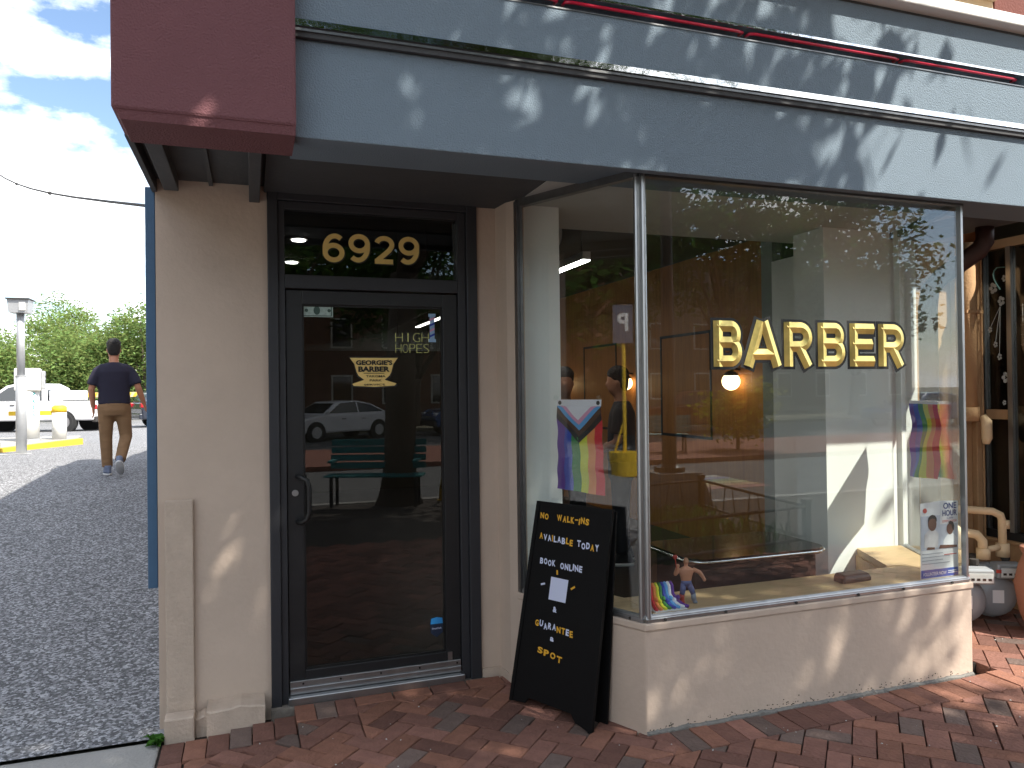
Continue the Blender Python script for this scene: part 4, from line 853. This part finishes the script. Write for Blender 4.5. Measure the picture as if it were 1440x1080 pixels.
    for s in (-1, 1):
        hp, kn, an = [Vector(q) for q in J['leg'+('L' if s < 0 else 'R')]]; pitch = J['foot'+('L' if s < 0 else 'R')]
        f1 = MB().rings([(0, .03, -.05, .047, .135), (0, .03, -.028, .046, .132), (0, .015, .0, .042, .105), (0, -.02, .03, .044, .06), (0, -.025, .05, .042, .05)])
        f2 = MB().rings([(0, .03, -.078, .047, .138), (0, .03, -.07, .05, .142), (0, .03, -.0505, .049, .139)])
        for nm, q, m in (('shoe', f1, mats.get('shoe', 'shoe')), ('sole', f2, 'sole')):
            me = q.mesh(nm); me.transform(Matrix.Translation(an) @ Matrix.Rotation(pitch, 4, 'X') @ Matrix.Rotation(J.get('toe', 0)*-s, 4, 'Z')); link(nm, me, m, t, smooth=True)
    obj('belt', MB().rings([(0, -.004, .965, .182, .130), (0, -.004, .995, .179, .126)]), 'black_matte', t)
    return t
mz = alley_z(8.0)
Jm = dict(head=(.0, .05), armL=((-.195, -.01, 1.39), (-.262, -.02, 1.13), (-.245, .07, .90)), armR=((.195, -.01, 1.39), (.285, -.06, 1.14), (.355, .02, .93)),
          legL=((-.095, 0, .88), (-.10, .035, .49), (-.085, .02, .078)), legR=((.095, 0, .88), (.135, .02, .50), (.055, -.27, .185)), footL=0., footR=R(-42), toe=.1)
person('person', 'man in navy t-shirt and khaki trousers walking up the driveway', (-3.42, 8.0, mz), R(9), Jm, dict(shirt='navy', trousers='khaki'))
Js = dict(head=(0, .03), armL=((-.2, 0, 1.40), (-.26, .02, 1.13), (-.2, .2, 1.02)), armR=((.2, 0, 1.40), (.26, .02, 1.13), (.2, .2, 1.02)),
          legL=((-.095, 0, .88), (-.11, .01, .49), (-.12, 0, .078)), legR=((.095, 0, .88), (.11, .01, .49), (.12, 0, .078)), footL=0., footR=0., toe=.15)
person('person', 'person in black t-shirt facing the window inside the shop', (1.05, 3.35, -.012), R(155), Js, dict(shirt='cloth_black', trousers='jeans', shoe='cloth_black'), vox=.02, group='people inside the shop')
person('person', 'person in black t-shirt turned away inside the shop beside the flag', (1.50, 3.1, -.012), R(60), Js, dict(shirt='cloth_black', trousers='jeans', shoe='cloth_black'), vox=.02, group='people inside the shop')

# ================================================================== parking lot
def car(name, label, cat, loc, rz, paint, kind='suv', group=None):
    t = thing(name, label, cat, loc, rz, group)
    if kind == 'pickup':
        L, W, z0 = 5.8, 2.0, .42
        low = [(-2.9, .45), (2.85, .45), (2.9, .95), (2.75, 1.12), (1.35, 1.2), (-.75, 1.2), (-2.9, 1.2)]
        top = [(1.42, 1.19), (.62, 1.83), (.3, 1.9), (-.6, 1.9), (-.95, 1.72), (-1.05, 1.19)]; wx = (1.75, -1.75); wr = .39
    elif kind == 'sedan':
        W = 1.82; low = [(-2.3, .3), (2.3, .3), (2.36, .62), (2.2, .78), (1.05, .95), (-1.5, .98), (-2.3, .9), (-2.36, .6)]
        top = [(1.1, .94), (.35, 1.4), (-.5, 1.44), (-1.2, 1.3), (-1.85, .97)]; wx = (1.4, -1.38); wr = .33
    else:
        W = 1.9; low = [(-2.25, .35), (2.25, .35), (2.32, .8), (2.1, 1.0), (1.05, 1.08), (-2.2, 1.1), (-2.3, .8)]
        top = [(1.15, 1.07), (.45, 1.62), (-1.5, 1.68), (-2.0, 1.5), (-2.2, 1.09)]; wx = (1.4, -1.38); wr = .36
    def shell(poly, w0, w1):
        zlo = min(p[1] for p in poly); zhi = max(p[1] for p in poly)
        wf = lambda z: w0+(w1-w0)*(z-zlo)/(zhi-zlo); n = len(poly)
        return MB().add([(x, -wf(z)/2, z) for x, z in poly]+[(x, wf(z)/2, z) for x, z in poly], [tuple(range(n)), tuple(range(2*n-1, n-1, -1))]+[(i, n+i, n+(i+1) % n, (i+1) % n) for i in range(n)])
    bd = MB(); a = shell(low, W*.97, W); bd.add(a.v, a.f); obj('body', bd, paint, t, bevel=.07, seg=3)
    cabn = shell(top, W*.97, W*.74); obj('cabin', cabn, paint, t, bevel=.05, seg=3)
    # side windows and screens slightly proud
    cx = sum(p[0] for p in top)/len(top); zc = (min(p[1] for p in top)+max(p[1] for p in top))/2
    zlo = min(p[1] for p in top); zhi = max(p[1] for p in top)
    wf = lambda z: (W*.97+(W*.74-W*.97)*(z-zlo)/(zhi-zlo))/2
    for s in (-1, 1):
        ins = [(cx+(x-cx)*.84, zlo+.05+(z-zlo)*.80) for x, z in top]; mid = cx-.05
        for lo_, hi_ in ((-9, mid-.03), (mid+.03, 9)):
            pg = clip(clip(ins, 1, 0, hi_), -1, 0, -lo_)
            if len(pg) > 2:
                pts = [(x, s*(wf(z)+.004), z) for x, z in pg]
                obj('side_window', MB().slab(pts, (0, s, 0), .008), 'car_glass', t)
    (xa, za), (xb, zb) = top[0], top[1]
    def screen(xa, za, xb, zb, sgn, nm):
        p = lambda k: (xa+(xb-xa)*k+sgn*.012, za+(zb-za)*k)
        (x0, z0_), (x1, z1_) = p(.12), p(.88); obj(nm, MB().add([(x0, -wf(z0_)*.88, z0_), (x0, wf(z0_)*.88, z0_), (x1, wf(z1_)*.86, z1_), (x1, -wf(z1_)*.86, z1_), (x0-sgn*.02, -wf(z0_)*.88, z0_), (x0-sgn*.02, wf(z0_)*.88, z0_), (x1-sgn*.02, wf(z1_)*.86, z1_), (x1-sgn*.02, -wf(z1_)*.86, z1_)],
            [(0, 1, 2, 3), (7, 6, 5, 4), (0, 4, 5, 1), (1, 5, 6, 2), (2, 6, 7, 3), (3, 7, 4, 0)]), 'car_glass', t)
    screen(xa, za, xb, zb, 1, 'windscreen'); (xc, zc_), (xd, zd) = top[-1], top[-2]; screen(xc, zc_, xd, zd, -1, 'rear_window')
    for x in wx:
        for s in (-1, 1):
            y = s*(W/2-.10)
            obj('wheel_arch', MB().tube([(x, s*(W/2-.2), wr), (x, s*(W/2+.006), wr)], wr*1.17, 24), 'rubber', t)
            wl = obj('wheel', MB().tube([(x, y-s*.11, wr), (x, y-s*.1, wr), (x, y+s*.10, wr), (x, y+s*.12, wr)], [wr*.9, wr, wr, wr*.9], 24), 'rubber', t)
            rm_ = MB().tube([(x, y+s*.119, wr), (x, y+s*.128, wr)], wr*.62, 20)
            for k in range(6):
                a = k*math.pi/3; rm_.box(x+math.cos(a)*wr*.4-.03, x+math.cos(a)*wr*.4+.03, min(y+s*.1281, y+s*.136), max(y+s*.1281, y+s*.136), wr+math.sin(a)*wr*.4-.03, wr+math.sin(a)*wr*.4+.03)
            obj('rim', rm_, 'rim', wl)
    xr = min(p[0] for p in low); xf = max(p[0] for p in low); zb_ = low[-2][1]
    for s in (-1, 1):
        zt = 1.0 if kind != 'sedan' else .75
        obj('tail_light', MB().box(xr-.015, xr+.12, s*W*.43-.12, s*W*.43+.12, zt-.13, zt+.06), 'tail', t, bevel=.02)
        obj('headlight', MB().box(xf-.14, xf-.02, s*W*.40-.16, s*W*.40+.16, zt-.26, zt-.1), 'headlamp', t, bevel=.02)
        obj('mirror', MB().ball((top[0][0]-.12, s*(W/2+.06), top[0][1]+.1), (.07, .1, .08), 8, 6), paint, t)
        for dx in (.15, -.75): obj('door_handle', MB().box(dx, dx+.16, min(s*(W/2-.005), s*(W/2+.025)), max(s*(W/2-.005), s*(W/2+.025)), low[-2][1]-.14, low[-2][1]-.11), 'iron', t)
    obj('bumper', MB().box(xr-.07, xr+.1, -W*.47, W*.47, .38, .6), 'iron' if kind == 'pickup' else paint, t, bevel=.03)
    obj('bumper', MB().box(xf-.1, xf+.06, -W*.46, W*.46, .36, .6), 'iron', t, bevel=.03)
    if kind == 'pickup':
        obj('bed_cavity', MB().box(-2.82, -1.1, -W*.43, W*.43, 1.203, 1.21), 'rubber', t)
        obj('tool_box', MB().box(-1.65, -1.12, -W*.45, W*.45, 1.2105, 1.62), paint, t, bevel=.05)
    return t
# positions along the far side of the driveway
def far(u, v, z):
    d = F_+Rv*((u-720)/1051.7)-Uv*((v-540)/1051.7); k = (z-CAM.z)/d.z; p = CAM+d*k; return p
car('pickup_truck', 'white pickup truck parked across the end of the driveway', 'truck', (-9.9, 31.5, alley_z(31.5)), R(161), 'car_white', 'pickup')
car('parked_car', 'dark blue car seen past the walking man with red tail light', 'car', (-4.35, 34.0, alley_z(34)), R(22), 'car_dark', 'suv')
isl = struct(obj('traffic_island', MB().prism([(-14, 12.4), (-6.38, 13.7), (-5.55, 16.6), (-5.75, 18.2), (-14, 17.8)], .1, alley_z(14.6)+.09), 'concrete', bevel=.02))
kb = MB(); ip = [(-14, 12.38), (-6.36, 13.68), (-5.53, 16.6)]
for (xa, ya), (xb, yb) in zip(ip[:-1], ip[1:]):
    d = Vector((xb-xa, yb-ya, 0)).normalized(); nn = Vector((d.y, -d.x, 0))*.14; kb.prism([(xa, ya), (xa+nn.x, ya+nn.y), (xb+nn.x, yb+nn.y), (xb, yb)][::1], .1, alley_z(14.6)+.10)
obj('painted_kerb', kb, 'yellow_paint', isl)
struct(obj('lane_marking', MB().add([(-14, 11.3, alley_z(11.3)+.006), (-5.5, 12.7, alley_z(12.7)+.006), (-5.55, 12.9, alley_z(12.9)+.006), (-14, 11.5, alley_z(11.5)+.006)], [(0, 1, 2, 3)]), 'line_white'))
iz = alley_z(14.6)+.09
CPo = thing('camera_post', 'grey metal post with a boxy white camera hood on top', 'post', (-5.70, 12.87, alley_z(12.87)))
obj('sleeve', MB().tube([(0, 0, 0), (0, 0, 1.42)], .088, 16), 'galv', CPo, smooth=True); obj('pole', MB().tube([(0, 0, 1.4), (0, 0, 2.6)], .066, 16), 'galv', CPo, smooth=True); obj('cap_ring', MB().tube([(0, 0, 1.41), (0, 0, 1.435)], .092, 16), 'galv', CPo)
obj('hood', MB().add([(-.15, -.16, 2.58), (.15, -.16, 2.58), (.15, .16, 2.58), (-.15, .16, 2.58), (-.17, -.18, 2.82), (.17, -.18, 2.82), (.17, .18, 2.82), (-.17, .18, 2.82)], [(3, 2, 1, 0), (4, 5, 6, 7), (0, 1, 5, 4), (1, 2, 6, 5), (2, 3, 7, 6), (3, 0, 4, 7)]), 'galv', CPo); obj('lens', MB().box(.02, .12, -.185, -.1705, 2.62, 2.77), 'machine_white', CPo)
obj('visor', MB().box(-.19, .19, -.22, .2, 2.8205, 2.84), 'iron', CPo)
TM = thing('ticket_machine', 'white cylindrical ticket machine on the yellow-edged island', 'ticket machine', (-6.42, 16.3, iz), R(10))
obj('column', MB().tube([(0, 0, 0), (0, 0, 1.12)], .215, 24), 'machine_white', TM, smooth=True); obj('cabinet', MB().box(-.25, .25, -.24, .24, 1.1205, 1.62), 'machine_white', TM, bevel=.03); obj('base_ring', MB().tube([(0, 0, 0), (0, 0, .05)], .235, 24), 'galv', TM)
obj('side_panel', MB().box(.2505, .33, -.18, .16, 1.15, 1.56), 'galv', TM, bevel=.02); obj('slot', MB().box(.3305, .337, -.1, .08, 1.3, 1.36), 'ink', TM)
for k in range(3): obj('button', MB().box(.3305, .338, -.1+.07*k, -.06+.07*k, 1.42, 1.46), 'ink', TM)
for i, ch in enumerate('PARK'):
    me = fit(text_mesh(ch, 1, 0, .02), -.045, .98-.14*i, .09, .11); me = xform(me, lambda c: Vector((.10+c.x*.9, -.222+.06*max(0, c.x)+.03, c.y))); link('letter', me, 'teal', TM)
BO = thing('bollard', 'yellow topped white bollard with a side bar on the island', 'bollard', (-5.9, 16.7, iz))
obj('post', MB().tube([(0, 0, 0), (0, 0, .62)], .15, 18), 'machine_white', BO, smooth=True); obj('yellow_band', MB().tube([(0, 0, .62), (0, 0, .74), (0, 0, .78)], [.153, .153, .10], 18), 'yellow_paint', BO, smooth=True); obj('side_bar', MB().box(-1.0, -.15, -.05, .05, .56, .66), 'yellow_paint', BO, bevel=.01)
TP = thing('teal_post', 'tall teal painted post at the edge of the island', 'post', (-6.36, 13.9, iz))
obj('post', MB().box(-.22, .0, -.08, .08, 0, 2.05), 'teal', TP, bevel=.01); obj('foot', MB().box(-.24, .02, -.1, .1, 0, .1), 'iron', TP)
for k in range(1):
    BR_ = thing('height_barrier', 'striped black and yellow barrier rail behind the parked cars', 'barrier', (-9.4, 38.5, .14))
    for i in range(22): obj('stripe', MB().slab([(.3*i, 0, 1.35), (.3*i+.15, 0, 1.35), (.3*i+.25, 0, 1.55), (.3*i+.10, 0, 1.55)], (0, 1, 0), .03), 'yellow_paint', BR_)
    obj('rail', MB().box(-.1, 6.8, .031, .08, 1.33, 1.57), 'cream_trim', BR_)
    for x in (.2, 3.3, 6.5): obj('post', MB().box(x-.05, x+.05, .0805, .16, 0, 1.6), 'galv', BR_)
UC = thing('overhead_cable', 'thin sagging utility cable across the sky beside the shop', 'cable', (-2.16, 1.6, 2.60))
pts = []
for k in range(25):
    t = k/24; a = Vector((-.03, 0, .05)); b = Vector((-11, 30, 14.2)); p = a.lerp(b, t); p.z -= 2.2*math.sin(math.pi*t); pts.append(p)
obj('wire', MB().tube(pts, .011, 6), 'iron', UC)
for k in range(3, 22, 2): obj('clip', MB().ball(tuple(pts[k]), .02, 6, 4), 'iron', UC)
WD = thing('weed', 'little green weed growing at the foot of the corner pier', 'weed', (-2.15, .83, -.065))
for k in range(26):
    a = rng.uniform(0, 6.28); L = rng.uniform(.03, .075); h = rng.uniform(.01, .05); d = Vector((math.cos(a), math.sin(a), 0)); q = Vector((-d.y, d.x, 0))
    obj('leaf', MB().add([(0, 0, .0), tuple(d*L*.55+q*.014+Vector((0, 0, h))), tuple(d*L+Vector((0, 0, h*.8))), tuple(d*L*.55-q*.014+Vector((0, 0, h)))], [(0, 1, 2, 3)]), 'weed', WD)

# ================================================================== trees
def leaves(centres, n, size, flat=.5):
    """leaf quads in clumps around the given (centre, radius) blobs"""
    C = np.array([c for c, r in centres]); Rr = np.array([r for c, r in centres]); wts = Rr**2.2; wts /= wts.sum()
    nc = max(1, n//22); bi = rng.choice(len(C), nc, p=wts)
    d = rng.normal(size=(nc, 3)); d /= np.linalg.norm(d, axis=1)[:, None]
    clump = C[bi]+d*(Rr[bi]*rng.uniform(.25, 1.03, nc)**.5)[:, None]*np.array([1, 1, .85])
    idx = rng.integers(0, nc, n); p = clump[idx]+rng.normal(size=(n, 3))*(size*2.3)*np.array([1, 1, .75])
    a = rng.normal(size=(n, 3)); a[:, 2] *= flat; a /= np.linalg.norm(a, axis=1)[:, None]
    b = rng.normal(size=(n, 3)); b -= a*(a*b).sum(1)[:, None]; b /= np.linalg.norm(b, axis=1)[:, None]
    s = size*rng.uniform(.6, 1.25, n)[:, None]; a = a*s; b = b*s*.42
    V = np.stack([p-a, p+b-a*.1, p+a, p-b-a*.1], 1).reshape(-1, 3)
    me = bpy.data.meshes.new('crown'); me.vertices.add(n*4); me.vertices.foreach_set('co', V.ravel()); me.loops.add(n*4); me.loops.foreach_set('vertex_index', np.arange(n*4)); me.polygons.add(n)
    me.polygons.foreach_set('loop_start', np.arange(n)*4); me.polygons.foreach_set('loop_total', np.full(n, 4)); me.update(); me.validate(); return me
def tree(name, label, base, blobs, n, size, m, trunk_r=.22, fork=2.4, group=None):
    t = thing(name, label, 'tree', base, 0, group)
    link('crown', leaves(blobs, n, size), m, t)
    k = Vector((.1, .05, fork))
    obj('trunk', MB().tube([(0, 0, -.1), (0, 0, .15), (.02, .0, .6), (.04, .02, fork*.6), tuple(k)], [trunk_r*1.7, trunk_r*1.25, trunk_r, trunk_r*.9, trunk_r*.85], 14), 'bark', t, smooth=True)
    for c, r in blobs[:9]:
        c = Vector(c); mid = k.lerp(c, .5)+Vector((0, 0, .25)); obj('limb', MB().tube([k-Vector((0, 0, .1)), mid, c], [trunk_r*.55, trunk_r*.35, trunk_r*.12], 8), 'bark', t, smooth=True)
    return t
def blobs(c, r, n, rb, zsq=.8):
    o_ = []
    for i in range(n):
        d = rng.normal(size=3); d /= np.linalg.norm(d); q = rng.uniform(.45, .95)
        o_.append(((c[0]+d[0]*r*q, c[1]+d[1]*r*q, c[2]+d[2]*r*q*zsq), rb*rng.uniform(.75, 1.2)))
    return o_
def shade_blobs():
    o_ = []; bx, by = .35, -6.0
    for i in range(46):
        a = 2*math.pi*(i*.618034 % 1); q = math.sqrt((i+.5)/46)*.86; z = 5.2+3.6*((i*.37) % 1)
        px_, py_ = -1.55+3.9*q*math.cos(a), -1.5+3.9*q*math.sin(a)
        if px_ > -.4 and py_ > .5 or px_ > 1.45 and py_ > -.5: continue
        o_.append(((px_+.5*z-bx, py_-.66*z-by, z+.075), .75+.25*((i*.73) % 1)))
    for px_, py_, z in ((-3.4, 1.35, 5.6), (-2.3, 1.7, 6.6), (-4.1, .7, 6.6), (.55, -.1, 6.4)): o_.append(((px_+.5*z-bx, py_-.66*z-by, z+.075), .85))
    return o_
# street tree that shades the shop (stands behind the viewer, seen in the glass)
tree('street_tree', 'big leafy street tree at the kerb shading the shop front', (.35, -6.0, -.075), shade_blobs(), 29000, .11, 'leaf', .24, 3.4)
# tree band beyond the parking lot
far_lab = ['tall green tree behind the ticket machine', 'rounded green tree beyond the white pickup', 'darker green tree between the pickup and the walking man', 'broad green tree beside the edge of the shop', 'green tree rising behind the head of the walking man', 'green tree past the far side of the shop wall', 'green tree left of the grey camera post', 'deep green tree at the back of the car park']
for i, (x, y, r, h) in enumerate(((-19.5, 46, 3.4, 4.3), (-16.0, 44, 3.2, 4.4), (-13.0, 50, 3.8, 4.9), (-7.6, 45, 3.4, 5.0), (-10.2, 46, 3.0, 4.0), (-4.0, 48, 3.4, 4.6), (-23.5, 47, 3.3, 3.9), (-14.5, 58, 5.0, 5.2))):
    tree('green_tree', far_lab[i], (x, y, .0), blobs((0, 0, h-1.2), r*.8, 18, r*.36, .95), 15000, .12, 'leaf_far', .2, 1.3, 'trees beyond the car park')
hd = struct(obj('hedge_bank', MB().box(-60, 30, 60, 64, -.3, 2.6), 'earth'))

# ================================================================== the street side (seen mirrored in the glass)
RG = thing('planter_railing', 'low black iron railing around a kerbside planting bed', 'railing', (1.1, -2.5, -.006))
cor = [(0, 0), (2.25, -.33), (2.5, -2.5), (.2, -2.1)]
for i, (x, y) in enumerate(cor):
    ps = obj('post', MB().box(x-.03, x+.03, y-.03, y+.03, 0, .47), 'iron_black', RG); obj('finial', MB().box(x-.036, x+.036, y-.036, y+.036, .471, .50), 'iron_black', RG)
    x2, y2 = cor[(i+1) % 4]
    for z in (.12, .43): obj('rail', MB().tube([(x, y, z), (x2, y2, z)], .017, 6), 'iron_black', RG)
    for k in range(1, 8):
        t = k/8; px_, py_ = x+(x2-x)*t, y+(y2-y)*t; obj('baluster', MB().tube([(px_, py_, .12), (px_+(.06 if k % 2 else -.06)*(x2-x)/2.3, py_+(.06 if k % 2 else -.06)*(y2-y)/2.3, .43)], .007, 5), 'iron_black', RG)
def tuft_mesh(n, area_, h, wd_):
    mb_ = MB()
    for k in range(n):
        x, y = rng.uniform(area_[0], area_[1]), rng.uniform(area_[2], area_[3]); a = rng.uniform(0, 6.28); L = rng.uniform(.5, 1.)*h; d = Vector((math.cos(a), math.sin(a), 0)); q = Vector((-d.y, d.x, 0))*wd_; o_ = Vector((x, y, 0))
        mb_.add([o_-q, o_+q, o_+d*L*.35+Vector((0, 0, L*.8))+q*.7, o_+d*L*.9+Vector((0, 0, L*.75)), o_+d*L*.35+Vector((0, 0, L*.8))-q*.7], [(0, 1, 2, 4), (4, 2, 3)])
    return mb_
gp = tag(obj('planting', tuft_mesh(900, (.25, 2.2, -2.1, -.35), .4, .012), 'grass_blade'), 'strappy green grasses filling the railed planting bed', 'grass'); gp.location = (1.1, -2.5, -.06); gp['kind'] = 'stuff'
LP = thing('street_lamp', 'black street lamp post on a stone pedestal beside the planting bed', 'street lamp', (3.45, -5.5, -.006))
obj('pedestal', MB().add([(-.42, -.42, 0), (.42, -.42, 0), (.42, .42, 0), (-.42, .42, 0), (-.3, -.3, .5), (.3, -.3, .5), (.3, .3, .5), (-.3, .3, .5)], [(3, 2, 1, 0), (4, 5, 6, 7), (0, 1, 5, 4), (1, 2, 6, 5), (2, 3, 7, 6), (3, 0, 4, 7)]), 'stone', LP)
obj('pole', MB().tube([(0, 0, .5), (0, 0, .56), (0, 0, .6), (0, 0, 4.2)], [.2, .2, .1, .07], 14), 'iron_black', LP); obj('lantern', MB().tube([(0, 0, 4.2), (0, 0, 4.3), (0, 0, 4.65), (0, 0, 4.8)], [.08, .2, .26, .05], 12), 'iron_black', LP)
def bench(x, y, rz, lab):
    t = thing('teal_bench', lab, 'bench', (x, y, -.06), rz, 'teal benches in the street')
    for k in range(4): obj('seat_slat', MB().box(-.7, .7, .1*k, .085+.1*k, .43, .455), 'teal', t)
    for k in range(4): obj('back_slat', MB().box(-.7, .7, .41+.03*k, .435+.03*k, .52+.11*k, .61+.11*k), 'teal', t)
    for x_ in (-.62, .58):
        for y_ in (.02, .36): obj('leg', MB().box(x_, x_+.04, y_, y_+.04, 0, .4295), 'iron_black', t)
        obj('armrest', MB().box(x_-.02, x_+.06, -.02, .44, .64, .67), 'teal', t)
bench(8.4, -14.2, R(20), 'teal slatted bench on the brick plaza across the road'); bench(-.1, -5.6, R(200), 'teal slatted bench at the kerb near the street tree')
BK = thing('bike_rack', 'yellow hooped bicycle rack on the pavement edge', 'bike rack', (1.3, -5.9, -.06))
for k in range(3): obj('hoop', MB().tube([(.5*k+.35*math.cos(a)-.0, 0, max(0, .75*math.sin(a))) for a in [math.pi*i/12 for i in range(13)]], .025, 8), 'yellow_paint', BK, smooth=True)
obj('foot_rail', MB().box(-.4, 1.4, -.03, .03, 0, .02), 'yellow_paint', BK)
SPo = thing('parking_sign', 'slate parking sign on a yellow pole with yellow bucket base', 'sign', (-9.82, 1.95, alley_z(1.95)))
obj('bucket', MB().tube([(0, 0, 0), (0, 0, .42)], [.24, .29], 20), 'yellow_paint', SPo); obj('pole', MB().tube([(0, 0, .3), (0, 0, 2.9)], .035, 12), 'yellow_paint', SPo); obj('brace', MB().tube([(0, .2, .35), (0, .02, .95)], .02, 8), 'yellow_paint', SPo)
obj('plate', MB().box(.036, .046, -.18, .18, 2.36, 3.05), 'sign_slate', SPo)
me = fit(text_mesh('P', 1, 0, .03), -.1, 2.58, .2, .32); link('letter', xform(me, lambda c: Vector((.048, c.x, c.y))), 'paper', SPo)
car('parked_car', 'white sedan parked across the street from the shop door', 'car', (1.2, -23.5, -.17), R(150), 'car_white', 'sedan'); car('parked_car', 'dark maroon suv parked across the street beside a yellow shrub', 'car', (14.6, -22.3, -.17), R(205), 'car_red', 'suv')
car('parked_car', 'blue sedan driving past on the far street', 'car', (25.5, -21.5, -.17), R(185), 'car_blue', 'sedan'); car('parked_car', 'dark blue suv parked on the far side of the street', 'car', (7.2, -24.2, -.17), R(175), 'car_blue', 'suv')
SHR = thing('yellow_shrub', 'feathery yellow green shrub on the plaza', 'shrub', (10.4, -13.6, -.06)); link('foliage', leaves([((0, 0, .9), .7), ((.3, .2, 1.3), .5), ((-.4, 0, 1.1), .5)], 2200, .09), 'leaf_yellow', SHR)
obj('stem', MB().tube([(0, 0, 0), (0, 0, .9)], .05, 8), 'bark', SHR)
blb = ['dark street tree behind the white sedan', 'broad street tree across the street from the bay', 'street tree behind the maroon suv', 'tall street tree near the far street corner', 'street tree beyond the blue sedan', 'street tree across from the driveway entrance']
for i, (x, y, h) in enumerate(((-1.5, -29, 13), (5.5, -29.5, 14), (13, -29, 14), (21.5, -29.5, 13), (30, -30, 14), (-9, -29, 12))):
    tree('shade_tree', blb[i], (x, y, -.05), blobs((0, 0, h*.6), h*.36, 22, h*.17), 8000, .24, 'leaf', .25, 2.2, 'trees across the street')
def house(x0, x1, y0, y1, h, m, lab, nwin):
    t = thing('street_building', lab, 'building', ((x0+x1)/2, (y0+y1)/2, -.05)); W_ = (x1-x0)/2; D_ = (y1-y0)/2
    obj('wall', MB().box(-W_, W_, -D_, D_, 0, h), m, t); obj('roof', MB().prism([(-W_-.3, -D_-.3), (W_+.3, -D_-.3), (W_+.3, D_+.3), (-W_-.3, D_+.3)], h+.001, h+.4), 'roof_grey', t)
    for fl in range(int(h//3.2)):
        for k in range(nwin):
            xx = -W_+(k+.5)*2*W_/nwin; wn = obj('window', MB().box(xx-.6, xx+.6, D_+.001, D_+.06, .9+3.2*fl, 2.6+3.2*fl), 'white_cap', t); obj('pane', MB().box(xx-.5, xx+.5, D_+.0605, D_+.08, 1.0+3.2*fl, 2.5+3.2*fl), 'car_glass', wn)
house(-24, -6, -52, -40, 10, 'house_stone', 'grey stone building across the street', 6); house(-4, 16, -52, -38, 8, 'house_brick', 'red brick row building across the street', 7); house(18, 44, -52, -39, 9.5, 'house_stone', 'long pale building down the street', 8)
house(-34, -19, -9, 18, 9.5, 'house_brick', 'brick building on the far side of the driveway', 6)
for lab_, x_, y_, h_ in (('added dark tree in front of the driveway side building', -14.5, .5, 9.5), ('added dark tree at the kerb beyond the parking sign', -15.5, 6.5, 10), ('added dark tree by the street end of the driveway', -14, -6, 9)):  # trees added out of view so the left bay pane mirrors dark foliage
    tree('shade_tree', lab_, (x_, y_, -.05), blobs((0, 0, h_*.55), h_*.36, 20, h_*.17), 7000, .2, 'leaf', .22, 2., 'added trees beside the driveway')
